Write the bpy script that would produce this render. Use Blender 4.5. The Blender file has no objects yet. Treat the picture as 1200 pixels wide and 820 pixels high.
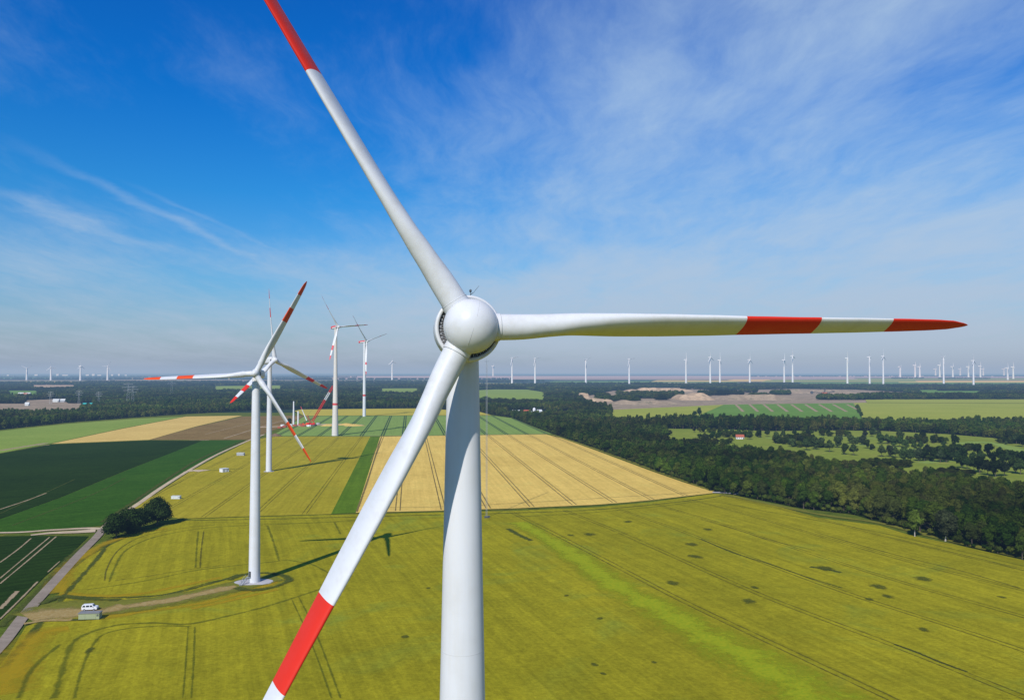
import bpy, bmesh, math, random
from mathutils import Vector, Matrix, Quaternion, noise
from mathutils.geometry import tessellate_polygon
R_ = math.radians
scene = bpy.context.scene
COL = scene.collection
rnd = random.Random(11)

# ------------------------------------------------------------------ camera
F = 924.0; CAMH = 80.0; PITCH = math.atan(26 / F)
cd = bpy.data.cameras.new('camera'); cam = bpy.data.objects.new('camera', cd); COL.objects.link(cam)
cam.location = (0, 0, CAMH); cam.rotation_euler = (R_(90) + PITCH, 0, 0)
cd.sensor_width = 36; cd.lens = 36 * F / 1200; cd.clip_start = 0.5; cd.clip_end = 200000
scene.camera = cam
scene.view_settings.view_transform = 'Standard'; scene.view_settings.look = 'None'
scene.view_settings.exposure = 0; scene.view_settings.gamma = 1
try:
    scene.cycles.max_bounces = 6; scene.cycles.diffuse_bounces = 3; scene.cycles.transparent_max_bounces = 48
    scene.cycles.volume_bounces = 0
except Exception: pass

def ray(px, py):
    x = (px - 600) / F; u = (410 - py) / F
    return Vector((x, math.cos(PITCH) - u * math.sin(PITCH), math.sin(PITCH) + u * math.cos(PITCH)))
def at(px, py, Y):                      # the point of the picture at depth Y
    v = ray(px, py); v = v * (Y / v.y); return Vector((v.x, v.y, v.z + CAMH))
def g(px, py, z=0.0):                   # ground point
    v = ray(px, py); t = (z - CAMH) / v.z; return Vector((v.x * t, v.y * t, z))
def to_px(x, y, z=0.0):
    z -= CAMH; c, s = math.cos(PITCH), math.sin(PITCH)
    d = y * c + z * s; u = -y * s + z * c
    return 600 + F * x / d, 410 - F * u / d

# ------------------------------------------------------------------ object helpers
def tag(o, label=None, cat=None, group=None, kind=None):
    if label: o['label'] = label
    if cat: o['category'] = cat
    if group: o['group'] = group
    if kind: o['kind'] = kind
    return o
def empty(name, loc, rz=0.0):
    o = bpy.data.objects.new(name, None); o.empty_display_size = 1; COL.objects.link(o)
    o.location = loc; o.rotation_euler = (0, 0, rz); return o
class MB:
    """collects shapes and links them as ONE mesh object"""
    def __init__(s): s.v = []; s.f = []; s.m = []; s.uv = []; s.sm = []
    def add(s, vs, fs, m=0, uvs=None, smooth=False):
        b = len(s.v); s.v += [tuple(v) for v in vs]
        for i, f in enumerate(fs):
            s.f.append(tuple(b + k for k in f)); s.m.append(m); s.sm.append(smooth)
            s.uv.append(uvs[i] if uvs else [(0, 0)] * len(f))
        return s
    def box(s, c, d, m=0, rot=None):
        x, y, z = d[0] / 2, d[1] / 2, d[2] / 2
        vs = [Vector((i, j, k)) for i in (-x, x) for j in (-y, y) for k in (-z, z)]
        if rot is not None: vs = [rot @ v for v in vs]
        vs = [v + Vector(c) for v in vs]
        return s.add(vs, [(0, 1, 3, 2), (4, 6, 7, 5), (0, 4, 5, 1), (2, 3, 7, 6), (0, 2, 6, 4), (1, 5, 7, 3)], m)
    def bar(s, a, b, r0, r1=None, n=6, m=0, cap=True, smooth=True):
        a, b = Vector(a), Vector(b); r1 = r0 if r1 is None else r1
        q = (b - a).to_track_quat('Z', 'Y')
        vs = [a + q @ Vector((r0 * math.cos(6.28318 * i / n), r0 * math.sin(6.28318 * i / n), 0)) for i in range(n)]
        vs += [b + q @ Vector((r1 * math.cos(6.28318 * i / n), r1 * math.sin(6.28318 * i / n), 0)) for i in range(n)]
        s.add(vs, [(i, (i + 1) % n, n + (i + 1) % n, n + i) for i in range(n)], m, None, smooth)
        if cap: s.add(vs[:n], [tuple(range(n))[::-1]], m); s.add(vs[n:], [tuple(range(n))], m)
        return s
    def lathe(s, prof, n=48, m=0, M=None, smooth=True, closed=False):
        """prof: (r, z [, material])"""
        vs = []
        for p in prof:
            for i in range(n):
                a = 2 * math.pi * i / n; v = Vector((p[0] * math.cos(a), p[0] * math.sin(a), p[1]))
                vs.append(M @ v if M is not None else v)
        b = len(s.v); s.v += [tuple(v) for v in vs]
        for k in range(len(prof) - 1):
            for i in range(n):
                j = (i + 1) % n
                s.f.append((b + k * n + i, b + k * n + j, b + (k + 1) * n + j, b + (k + 1) * n + i))
                s.m.append(prof[k][2] if len(prof[k]) > 2 else m); s.sm.append(smooth); s.uv.append([(0, 0)] * 4)
        return s
    def build(s, name, mats, parent=None, loc=None, weld=False):
        me = bpy.data.meshes.new(name); me.from_pydata(s.v, [], s.f)
        for m in (mats if isinstance(mats, (list, tuple)) else [mats]): me.materials.append(m)
        me.polygons.foreach_set('material_index', s.m)
        me.polygons.foreach_set('use_smooth', s.sm)
        ul = me.uv_layers.new(name='UVMap'); k = 0
        flat = []
        for u in s.uv:
            for a in u: flat += [a[0], a[1]]
        ul.data.foreach_set('uv', flat)
        me.update(); me.validate()
        o = bpy.data.objects.new(name, me); COL.objects.link(o)
        if parent: o.parent = parent
        if loc is not None: o.location = loc
        return o

# ------------------------------------------------------------------ materials
class N:
    """tiny node-graph helper"""
    def __init__(s, name):
        s.mat = bpy.data.materials.new(name); s.mat.use_nodes = True
        s.t = s.mat.node_tree; s.t.nodes.clear(); s.L = s.t.links
    def n(s, typ, **kw):
        x = s.t.nodes.new(typ)
        for k, v in kw.items():
            if k.startswith('_'): x.inputs[int(k[1:])].default_value = v
            else: setattr(x, k, v)
        return x
    def l(s, a, b): s.L.new(a, b)
    def math(s, op, a, b=None, clamp=False):
        x = s.n('ShaderNodeMath', operation=op, use_clamp=clamp)
        for i, q in enumerate((a, b)):
            if q is None: continue
            if isinstance(q, (int, float)): x.inputs[i].default_value = q
            else: s.l(q, x.inputs[i])
        return x.outputs[0]
    def mix(s, f, a, b, blend='MIX'):
        x = s.n('ShaderNodeMix', data_type='RGBA', blend_type=blend)
        for i, q in ((0, f), (6, a), (7, b)):
            if isinstance(q, (int, float)): x.inputs[i].default_value = q
            elif isinstance(q, (tuple, list)): x.inputs[i].default_value = (*q[:3], 1)
            else: s.l(q, x.inputs[i])
        return x.outputs[2]
    def noise(s, vec, scale, detail=4, rough=0.55, dist=0.0):
        x = s.n('ShaderNodeTexNoise'); x.inputs['Scale'].default_value = scale
        x.inputs['Detail'].default_value = detail; x.inputs['Roughness'].default_value = rough
        x.inputs['Distortion'].default_value = dist
        if vec is not None: s.l(vec, x.inputs['Vector'])
        return x.outputs[0]
    def ramp(s, f, stops, interp='LINEAR'):
        x = s.n('ShaderNodeValToRGB'); x.color_ramp.interpolation = interp
        e = x.color_ramp.elements
        while len(e) < len(stops): e.new(0.5)
        for k, (p, c) in enumerate(stops):
            e[k].position = p; e[k].color = (*c, 1) if isinstance(c, (tuple, list)) else (c, c, c, 1)
        s.l(f, x.inputs[0]); return x.outputs[0]
    def rng(s, f, a, b, c=0.0, d=1.0, smooth=True):
        x = s.n('ShaderNodeMapRange', interpolation_type='SMOOTHSTEP' if smooth else 'LINEAR')
        x.inputs[1].default_value = a; x.inputs[2].default_value = b; x.inputs[3].default_value = c; x.inputs[4].default_value = d
        s.l(f, x.inputs[0]); return x.outputs[0]
    def mapping(s, vec, rot=(0, 0, 0), scale=(1, 1, 1)):
        x = s.n('ShaderNodeMapping'); x.inputs['Rotation'].default_value = rot; x.inputs['Scale'].default_value = scale
        s.l(vec, x.inputs['Vector']); return x.outputs[0]
    def pos(s): return s.n('ShaderNodeNewGeometry').outputs['Position']
    def bsdf(s, col, rough=0.8, spec=0.2, bump=None, bdist=0.1, bstr=1.0, alpha=None, coat=0.0):
        b = s.n('ShaderNodeBsdfPrincipled')
        if isinstance(col, (tuple, list)): b.inputs['Base Color'].default_value = (*col[:3], 1)
        else: s.l(col, b.inputs['Base Color'])
        if isinstance(rough, (int, float)): b.inputs['Roughness'].default_value = rough
        else: s.l(rough, b.inputs['Roughness'])
        b.inputs['Specular IOR Level'].default_value = spec
        b.inputs['Coat Weight'].default_value = coat
        if bump is not None:
            k = s.n('ShaderNodeBump'); k.inputs['Distance'].default_value = bdist; k.inputs['Strength'].default_value = bstr
            s.l(bump, k.inputs['Height']); s.l(k.outputs[0], b.inputs['Normal'])
        if alpha is not None: s.l(alpha, b.inputs['Alpha'])
        o = s.n('ShaderNodeOutputMaterial'); s.l(b.outputs[0], o.inputs[0]); return s.mat

def sc(c, k): return tuple(min(1, x * k) for x in c)

KC = 1.0
def crop_mat(name, a, b, light=None, patch=0.012, row=None, row_w=0.0, fine=0.9, contrast=1.0, bump=0.35, streak=0.25, blue=.62):
    """a..b crop colours; patchy, streaky along the drilling direction, grainy close up"""
    w = N(name); p = w.pos()
    big = w.noise(p, patch, 3, 0.55)
    med = w.noise(p, patch * 7, 4, 0.6, 0.6)
    ang = math.atan2(row[1], row[0]) if row else 0.0
    q = w.mapping(p, (0, 0, -ang), (1, 1, 1))
    st = w.noise(w.mapping(q, scale=(0.012, 0.35, 1)), 1.0, 4, 0.6)
    gr = w.noise(w.mapping(q, scale=(0.03, 1.1, 1)), 1.0, 5, 0.75)
    f1 = w.noise(p, fine, 5, 0.7); f2 = w.noise(p, fine * 4.5, 3, 0.7)
    v = w.math('ADD', w.math('MULTIPLY', w.rng(big, .35, .65), .42), w.math('MULTIPLY', w.rng(med, .3, .7), .30))
    v = w.math('ADD', v, w.math('MULTIPLY', w.rng(st, .3, .7), .28))
    c = w.mix(v, a, b)
    if light: c = w.mix(w.math('MULTIPLY', w.rng(w.noise(p, patch * 2.3, 4, .6, 1.0), .52, .75), .8), c, light)
    k = w.rng(f1, .3, .7, 1 - .22 * contrast, 1 + .20 * contrast, False)
    k2 = w.rng(f2, .25, .75, 1 - .15 * contrast, 1 + .14 * contrast, False)
    kk = w.math('MULTIPLY', k, k2)
    kk = w.math('MULTIPLY', kk, w.rng(gr, .3, .7, 1 - .10 * contrast, 1 + .10 * contrast, False))
    kk = w.math('MULTIPLY', kk, w.rng(st, .3, .7, 1 - .10 * contrast, 1 + .10 * contrast, False))
    kk = w.math('MULTIPLY', kk, w.rng(w.noise(p, .11, 5, .7, 1.2), .3, .7, 1 - .12 * contrast, 1 + .14 * contrast, False))
    kk = w.math('MULTIPLY', kk, w.rng(w.noise(p, .34, 4, .7, .8), .3, .7, 1 - .09 * contrast, 1 + .09 * contrast, False))
    if row_w > 0:
        wv = w.n('ShaderNodeTexWave', wave_type='BANDS', bands_direction='Y'); wv.inputs['Scale'].default_value = 0.314159 * 2 / (row_w * 2) * 1.0
        wv.inputs['Distortion'].default_value = 0.6; wv.inputs['Detail'].default_value = 2
        w.l(q, wv.inputs['Vector']); kk = w.math('MULTIPLY', kk, w.rng(wv.outputs[1], 0, 1, 1 - streak, 1 + streak * .5, False))
    c = w.mix(1.0, c, kk, 'MULTIPLY')
    h = w.math('ADD', f1, w.math('MULTIPLY', f2, .5))
    c = w.mix(1.0, c, (KC, KC, KC * blue), 'MULTIPLY')
    return w.bsdf(c, 1.0, 0.0, h, bump, .6)

def edge_alpha(w, scale=0.35, soft=0.55, lo=0.0, strength=1.0):
    """alpha for ribbons: UV.y runs -1..1 across, worn away by noise"""
    uv = w.n('ShaderNodeUVMap').outputs[0]
    s = w.n('ShaderNodeSeparateXYZ'); w.l(uv, s.inputs[0])
    d = w.math('ABSOLUTE', s.outputs[1])
    nz = w.noise(w.pos(), scale, 5, .65); nb = w.noise(w.pos(), scale * .16, 3, .6)
    e = w.math('ADD', w.math('MULTIPLY', w.math('SUBTRACT', nz, .5), 1.3), w.math('MULTIPLY', w.math('SUBTRACT', nb, .5), 1.6))
    t = w.math('ADD', d, e)
    t = w.rng(t, lo, lo + soft, 1, 0)
    t = w.math('MULTIPLY', t, w.rng(d, .85, 1.0, 1, 0))
    return w.math('MULTIPLY', t, strength, True)
def ribbon_mat(name, a, b, scale=0.35, soft=0.55, lo=0.15, strength=1.0):
    w = N(name); c = w.mix(w.rng(w.noise(w.pos(), 1.1, 4, .7), .3, .7), a, b)
    return w.bsdf(c, 1.0, 0.0, None, alpha=edge_alpha(w, scale, soft, lo, strength))
def blot_mat(name, a, b):
    w = N(name); uv = w.n('ShaderNodeUVMap').outputs[0]
    ln = w.n('ShaderNodeVectorMath', operation='LENGTH'); w.l(uv, ln.inputs[0])
    nz = w.math('MULTIPLY', w.math('SUBTRACT', w.noise(w.pos(), .5, 4, .7), .5), 1.6)
    al = w.rng(w.math('ADD', ln.outputs[1], nz), .3, .95, .9, 0)
    al = w.math('MULTIPLY', w.math('MULTIPLY', al, w.rng(ln.outputs[1], .8, 1, 1, 0)), w.rng(w.noise(w.pos(), 1.6, 3, .7), .3, .6, .45, .95))
    c = w.mix(w.rng(w.noise(w.pos(), 1.3, 4, .7), .35, .65), a, b)
    return w.bsdf(c, 1.0, 0.0, None, alpha=al)

ROWS = (-0.37, 1.0)
WROWS = (-0.13, 1.0)
M = {}
M['rape'] = crop_mat('ripening_crop', (.205, .185, .014), (.305, .262, .020), (.185, .215, .034), .010, ROWS, 0, .8, .9)
M['rape2'] = crop_mat('olive_crop', (.27, .225, .022), (.34, .275, .035), (.25, .23, .03), .009, WROWS, 0, .6, .7)
M['gstrip'] = crop_mat('green_strip_crop', (.070, .130, .012), (.10, .165, .016), None, .02, WROWS, 0, .6, .7)
M['wheat'] = crop_mat('ripe_wheat', (.54, .365, .135), (.66, .455, .18), (.59, .43, .17), .012, WROWS, 0, .45, .55)
M['barley'] = crop_mat('young_barley', (.165, .245, .085), (.20, .28, .10), None, .010, WROWS, 0, .35, .5)
M['yellow_far'] = crop_mat('pale_yellow_crop', (.36, .30, .06), (.45, .37, .09), None, .012, None, 0, .3, .4)
M['fallow'] = crop_mat('brown_stubble', (.175, .108, .055), (.25, .165, .09), (.22, .16, .09), .02, (1, .62), 9.0, .25, .7, .3, .35)
M['tan'] = crop_mat('tan_stubble', (.50, .34, .15), (.60, .42, .20), None, .012, (1, .4), 0, .3, .5)
M['lightgreen'] = crop_mat('light_green_crop', (.17, .24, .06), (.22, .28, .08), None, .008, None, 0, .3, .5)
M['darkgreen'] = crop_mat('dark_green_crop', (.013, .030, .006), (.020, .042, .008), None, .01, (1, .8), 6, .5, .8, .3, .12)
M['midgreen'] = crop_mat('mid_green_crop', (.026, .075, .008), (.040, .095, .012), None, .012, (1, .9), 4, .5, .8, .3, .12)
M['meadow'] = crop_mat('meadow_grass', (.065, .095, .018), (.12, .14, .025), (.16, .14, .035), .03, None, 0, .7, 1.2)
M['golf'] = crop_mat('mown_grass', (.15, .19, .04), (.21, .24, .055), (.24, .24, .08), .012, None, 0, .25, .5)
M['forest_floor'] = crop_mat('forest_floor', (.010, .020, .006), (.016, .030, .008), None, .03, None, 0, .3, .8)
M['strip_green'] = crop_mat('far_green_crop', (.10, .19, .045), (.13, .23, .06), None, .008, None, 0, .15, .4)
M['strip_yellow'] = crop_mat('far_yellow_green_crop', (.24, .27, .06), (.30, .31, .08), None, .006, None, 0, .15, .4)
M['road'] = crop_mat('worn_asphalt', (.22, .175, .13), (.28, .225, .17), None, .05, None, 0, 1.2, .5, .05, blue=1.0)
M['dirt'] = crop_mat('pale_dirt', (.40, .30, .18), (.52, .41, .27), None, .05, None, 0, .8, .6, .1, blue=1.0)
M['concrete'] = crop_mat('grey_concrete', (.34, .32, .31), (.45, .43, .42), None, .3, None, 0, 2.0, .4, .05, blue=1.0)
M['track'] = ribbon_mat('tramline_soil', (.070, .068, .014), (.11, .10, .018), .9, 1.0, .05, .60)
M['track_g'] = ribbon_mat('trodden_crop', (.070, .095, .010), (.115, .130, .014), 1.1, 1.0, .0, .50)
M['track_w'] = ribbon_mat('wheat_tramline', (.16, .12, .045), (.20, .15, .05), .8, .5, .55, .95)
M['track_b'] = ribbon_mat('barley_tramline', (.05, .09, .035), (.06, .10, .04), .8, .5, .6, .95)
M['track_l'] = ribbon_mat('bare_soil_line', (.30, .22, .13), (.36, .27, .16), .5, .5, .45, .95)
M['track_d'] = ribbon_mat('weedy_verge', (.045, .065, .012), (.095, .105, .020), .9, .8, .2, .85)
M['mustard'] = ribbon_mat('mustard_headland', (.42, .27, .010), (.34, .24, .012), .30, 1.1, .0, .70)
M['lush'] = ribbon_mat('lush_crop', (.22, .275, .010), (.33, .33, .012), .45, 1.0, .05, .9)
M['gravelly'] = ribbon_mat('bare_earth', (.30, .20, .06), (.38, .28, .12), .25, .7, .3, .9)
M['grassy'] = ribbon_mat('rough_grass', (.13, .14, .020), (.19, .175, .025), .3, .7, .5, .95)
M['blot'] = blot_mat('flattened_crop', (.060, .070, .010), (.095, .105, .016))

def land_mat():
    w = N('distant_countryside'); p = w.pos()
    q = w.mapping(p, (0, 0, .25), (1 / 900., 1 / 520., 1))
    v = w.n('ShaderNodeTexVoronoi'); v.inputs['Scale'].default_value = 1.0; w.l(q, v.inputs['Vector'])
    s = w.n('ShaderNodeSeparateColor'); w.l(v.outputs['Color'], s.inputs[0])
    c = w.ramp(s.outputs[0], [(0, (.018, .036, .014)), (.30, (.03, .05, .02)), (.42, (.06, .11, .03)), (.58, (.12, .17, .05)), (.72, (.24, .22, .09)), (.86, (.36, .27, .14)), (.95, (.05, .09, .03))], 'CONSTANT')
    wood = w.rng(w.noise(w.mapping(p, scale=(1 / 2600., 1 / 1300., 1)), 1, 5, .6), .46, .54)
    c = w.mix(wood, c, (.016, .032, .014))
    c = w.mix(1., c, w.rng(w.noise(p, .05, 4, .7), .3, .7, .75, 1.2, False), 'MULTIPLY')
    return w.bsdf(c, .95, .05)
M['land'] = land_mat()

def paint(name, col, rough=.35, spec=.5, dirt=.10, scale=.6, coat=.0, dirtc=(.35, .33, .28)):
    w = N(name); tc = w.n('ShaderNodeTexCoord').outputs['Object']
    a = w.noise(tc, scale, 5, .6); b = w.noise(w.mapping(tc, scale=(3, 3, .15)), scale, 4, .6)
    k = w.math('MULTIPLY', w.rng(w.math('MULTIPLY', a, b), .18, .42), dirt)
    c = w.mix(k, col, sc([col[i] * dirtc[i] * 2 for i in range(3)], 1))
    r = w.rng(a, .3, .7, rough - .07, rough + .1, False)
    return w.bsdf(c, r, spec, coat=coat)
M['white'] = paint('white_gel_coat', (.58, .58, .575), .36, .25, .24)
M['white_far'] = paint('white_paint', (.66, .66, .66), .5, .3, .05)
M['tower'] = paint('white_tower_paint', (.60, .605, .615), .42, .25, .26, .25)
M['cream'] = paint('pale_concrete_paint', (.57, .54, .49), .7, .2, .12, .2)
M['red'] = paint('signal_red_paint', (.58, .026, .012), .42, .18, .12)
M['orange'] = paint('orange_red_paint', (.66, .070, .010), .42, .18, .1)
M['pinkred'] = paint('faded_red_paint', (.55, .06, .06), .5, .3, .1)
M['black'] = paint('black_rubber', (.012, .012, .013), .7, .2, .05)
M['dark'] = paint('dark_metal', (.06, .065, .07), .5, .4, .1)
M['grey'] = paint('grey_metal', (.33, .34, .35), .5, .4, .1)
M['seam'] = paint('seam_sealant', (.50, .50, .49), .6, .2, .1)
M['glass'] = paint('tinted_glass', (.015, .018, .022), .08, .6, 0.0)
M['kiosk'] = paint('pale_green_panel', (.30, .33, .19), .6, .2, .2)
M['kioskroof'] = paint('grey_flat_roof', (.19, .19, .19), .8, .2, .3)
M['paleroof'] = paint('pale_sheet', (.55, .57, .55), .6, .3, .2)
M['redroof'] = paint('red_tiles', (.35, .09, .05), .8, .2, .3)
M['teal'] = paint('teal_sheet', (.05, .42, .36), .5, .3, .1)
M['earth'] = crop_mat('brown_earth', (.13, .085, .05), (.20, .13, .08), None, .1, None, 0, .6, .8, .3, blue=1.0)
M['sand'] = crop_mat('quarry_sand', (.36, .25, .15), (.45, .33, .21), (.16, .14, .09), .02, (1, .05), 0, .04, .7, blue=1.0)
M['mauve'] = crop_mat('quarry_spoil', (.23, .17, .11), (.34, .26, .17), (.10, .11, .06), .014, (1, .05), 0, .04, .9, blue=1.0)
M['pink'] = crop_mat('far_spoil_terrace', (.42, .29, .26), (.50, .35, .30), None, .002, (1, .0), 0, .01, .5, blue=1.0)
M['bark'] = paint('bark', (.10, .08, .06), .9, .1, .5)
M['palebark'] = paint('pale_bark', (.34, .31, .26), .9, .1, .5)

def leaf_mat(name, cols, transl=.22):
    w = N(name); oi = w.n('ShaderNodeObjectInfo').outputs['Random']
    n_ = len(cols)
    c = w.ramp(oi, [(i / max(1, n_ - 1), x) for i, x in enumerate(cols)])
    tc = w.n('ShaderNodeTexCoord').outputs['Object']
    k = w.rng(w.noise(tc, .45, 4, .6), .3, .7, .5, 1.35, False)
    k = w.math('MULTIPLY', k, w.rng(w.noise(w.pos(), .009, 4, .65), .36, .64, .50, 1.22, False))
    k = w.math('MULTIPLY', k, w.rng(w.noise(w.pos(), .0022, 3, .6), .36, .64, .6, 1.5, False))
    c = w.mix(w.rng(w.noise(w.pos(), .005, 3, .6), .42, .62), c, w.mix(1., c, (1.25, 1.0, 1.25), 'MULTIPLY'))
    c = w.mix(1., c, k, 'MULTIPLY')
    d = w.n('ShaderNodeBsdfDiffuse'); w.l(c, d.inputs[0])
    t = w.n('ShaderNodeBsdfTranslucent'); w.l(w.mix(1., c, (1.1, 1.3, .5), 'MULTIPLY'), t.inputs[0])
    m = w.n('ShaderNodeMixShader'); m.inputs[0].default_value = transl
    w.l(d.outputs[0], m.inputs[1]); w.l(t.outputs[0], m.inputs[2])
    o = w.n('ShaderNodeOutputMaterial'); w.l(m.outputs[0], o.inputs[0]); return w.mat
M['leaf'] = leaf_mat('mixed_foliage', [(.018, .038, .005), (.036, .070, .007), (.060, .090, .010), (.044, .056, .014), (.090, .115, .016), (.024, .054, .007), (.064, .104, .009)])
M['leaf_dark'] = leaf_mat('dark_foliage', [(.013, .028, .006), (.030, .056, .010)])
M['leaf_light'] = leaf_mat('light_foliage', [(.085, .13, .015), (.09, .135, .018)])
M['leaf_grey'] = leaf_mat('greyish_foliage', [(.045, .060, .022), (.05, .058, .026)])
M['leaf_golf'] = leaf_mat('parkland_foliage', [(.03, .055, .014), (.045, .085, .018), (.06, .10, .024), (.025, .04, .018)])

# ------------------------------------------------------------------ ground sheets
def sheet(name, poly, mat, z, strips=(), blots=(), extra_mats=()):
    """poly: list of (px,py) picture points on the ground or ('w',x,y) world points. strips: (pts, width, matindex)"""
    P = [Vector((p[1], p[2], z)) if p[0] == 'w' else Vector((*g(p[0], p[1], 0).xy, z)) for p in poly]
    mb = MB(); tr = tessellate_polygon([P])
    up = []
    for t in tr:
        a, b, c = (P[i] for i in t)
        up.append(t if (b - a).cross(c - a).z > 0 else (t[0], t[2], t[1]))
    mb.add(P, up, 0)
    for i, (pts, wd, mi) in enumerate(strips): ribbon(mb, pts, wd, z + .03 + .0006 * (i % 40), mi)
    for i, (c, rx, ry, a) in enumerate(blots):
        c = g(*c); n = 20; zz = z + .09 + .001 * i
        vs = [(c.x, c.y, zz)] + [(c.x + rx * math.cos(t) * math.cos(a) - ry * math.sin(t) * math.sin(a), c.y + rx * math.cos(t) * math.sin(a) + ry * math.sin(t) * math.cos(a), zz) for t in [6.28318 * k / n for k in range(n)]]
        uv = [[(0, 0), (math.cos(6.28318 * k / n), math.sin(6.28318 * k / n)), (math.cos(6.28318 * (k + 1) / n), math.sin(6.28318 * (k + 1) / n))] for k in range(n)]
        mb.add(vs, [(0, 1 + k, 1 + (k + 1) % n) for k in range(n)], len(extra_mats), uv)
    return tag(mb.build(name, [mat] + list(extra_mats)), kind='structure')
def catmull(P, k=6):
    if len(P) < 3: return P
    out = []; Q = [P[0] * 2 - P[1]] + P + [P[-1] * 2 - P[-2]]
    for i in range(1, len(Q) - 2):
        a, b, c, d = Q[i - 1:i + 3]
        for j in range(k):
            t = j / k
            out.append(.5 * ((2 * b) + (c - a) * t + (2 * a - 5 * b + 4 * c - d) * t * t + (3 * b - a - 3 * c + d) * t ** 3))
    return out + [P[-1]]
def ribbon(mb, pts, wd, z, mi):
    P = [Vector((p[1], p[2])) if p[0] == 'w' else g(p[0], p[1]).xy for p in pts]
    P = catmull(P)
    W = wd if isinstance(wd, (tuple, list)) else (wd, wd)
    vs = []; n = len(P); L = 0; us = []
    for i in range(n):
        t = (P[min(i + 1, n - 1)] - P[max(i - 1, 0)]).normalized(); nn = Vector((-t.y, t.x))
        w_ = (W[0] + (W[1] - W[0]) * i / (n - 1)) / 2
        if i: L += (P[i] - P[i - 1]).length
        us.append(L); zi = z + .0009 * i; vs += [(*(P[i] + nn * w_), zi), (*(P[i] - nn * w_), zi + .0004)]
    fs = []; uv = []
    for i in range(n - 1):
        fs.append((2 * i + 1, 2 * i + 3, 2 * i + 2, 2 * i)); uv.append([(us[i], -1), (us[i + 1], -1), (us[i + 1], 1), (us[i], 1)])
    mb.add(vs, fs, mi, uv)
def pxpoly(poly): return [to_px(p[1], p[2]) if p[0] == 'w' else p for p in poly]
def inside(poly, x, y):
    c = False; n = len(poly); j = n - 1
    for i in range(n):
        xi, yi = poly[i]; xj, yj = poly[j]
        if (yi > y) != (yj > y) and x < (xj - xi) * (y - yi) / (yj - yi) + xi: c = not c
        j = i
    return c
def wpoly(poly): return [(p[1], p[2]) if p[0] == 'w' else tuple(g(*p).xy) for p in poly]
def clipped_lines(poly, direction, spacing, x_at, y_ref, inset=2.0):
    """parallel lines clipped to the world polygon -> list of ((x,y),(x,y))"""
    W = wpoly(poly); d = Vector(direction).normalized(); nrm = Vector((-d.y, d.x)); out = []
    o = Vector((x_at, y_ref)); ts = [(Vector(w) - o).dot(nrm) for w in W]
    for k in range(int(min(ts) // spacing) - 1, int(max(ts) // spacing) + 2):
        b = o + nrm * (k * spacing); hits = []
        for i in range(len(W)):
            p, q = Vector(W[i]), Vector(W[(i + 1) % len(W)])
            sp, sq = (p - b).dot(nrm), (q - b).dot(nrm)
            if (sp > 0) != (sq > 0):
                h = p + (q - p) * (sp / (sp - sq)); hits.append((h - b).dot(d))
        hits.sort()
        for i in range(0, len(hits) - 1, 2):
            if hits[i + 1] - hits[i] > 12: out.append((b + d * (hits[i] + inset), b + d * (hits[i + 1] - inset)))
    return out
def pair(a, b, gap, wd, mi, jit=0):
    d = (b - a).normalized(); n = Vector((-d.y, d.x)) * gap / 2; out = []
    L = (b - a).length; k = max(1, int(L / 60))
    for s in (-1, 1):
        pts = []
        for i in range(k + 1):
            p = a.lerp(b, i / k) + n * s
            if jit: p += Vector((-d.y, d.x)) * noise.noise(Vector((p.x * .008, p.y * .008, 3))) * jit
            pts.append(('w', p.x, p.y))
        out.append((pts, wd, mi))
    return out

# base land and meadow
mb = MB(); S = 90000; NG = 60
vs = [(-S + 2 * S * i / NG, -3000 + (S + 3000) * j / NG, 0) for j in range(NG + 1) for i in range(NG + 1)]
mb.add(vs, [(j * (NG + 1) + i, j * (NG + 1) + i + 1, (j + 1) * (NG + 1) + i + 1, (j + 1) * (NG + 1) + i) for j in range(NG) for i in range(NG)])
tag(mb.build('ground', M['land']), kind='structure')
sheet('meadow', [('w', -1500, -400), ('w', 1500, -400), ('w', 1500, 900), ('w', 200, 1560), ('w', -1500, 1560)], M['meadow'], .05)
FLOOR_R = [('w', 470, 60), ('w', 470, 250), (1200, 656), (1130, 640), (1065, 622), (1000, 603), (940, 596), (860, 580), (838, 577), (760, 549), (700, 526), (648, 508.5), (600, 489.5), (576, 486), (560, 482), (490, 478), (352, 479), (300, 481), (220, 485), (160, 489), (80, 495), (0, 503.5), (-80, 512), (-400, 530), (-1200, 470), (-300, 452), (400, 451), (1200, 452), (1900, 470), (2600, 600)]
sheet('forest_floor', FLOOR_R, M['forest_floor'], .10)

# near field
NEAR = [('w', -110, -300), ('w', 470, -300), ('w', 470, 130), ('w', 262, 280), (1200, 657), (1130, 641), (1065, 627), (1030, 616), (960, 607), (905, 592), (862, 581), (838, 578.5), (760, 589), (700, 594.5), (600, 599), (500, 601), (390, 603.5), (300, 606), (225, 608.5), (205, 614), (160, 625), (136, 636), (105, 652), (85, 668), (72, 688), (68, 700), (62, 722), (30, 735), (12, 765), (-40, 830), (-140, 960), ('w', -95, 90)]
ns = []
for a, b in clipped_lines(NEAR, ROWS, 30.5, 86, 300, 6):
    if a.x < -40 and b.x < -45: continue
    lo, hi = (a, b) if a.y < b.y else (b, a)
    if hi.x < -15: continue
    ns += pair(lo, hi, 2.4, .9, 1, 5)
def pl(z, ox, oy, s): return [(ox + x / s, oy + y / s) for x, y in z]
A_ = lambda z: pl(z, 0, 560, 2.857)
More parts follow.
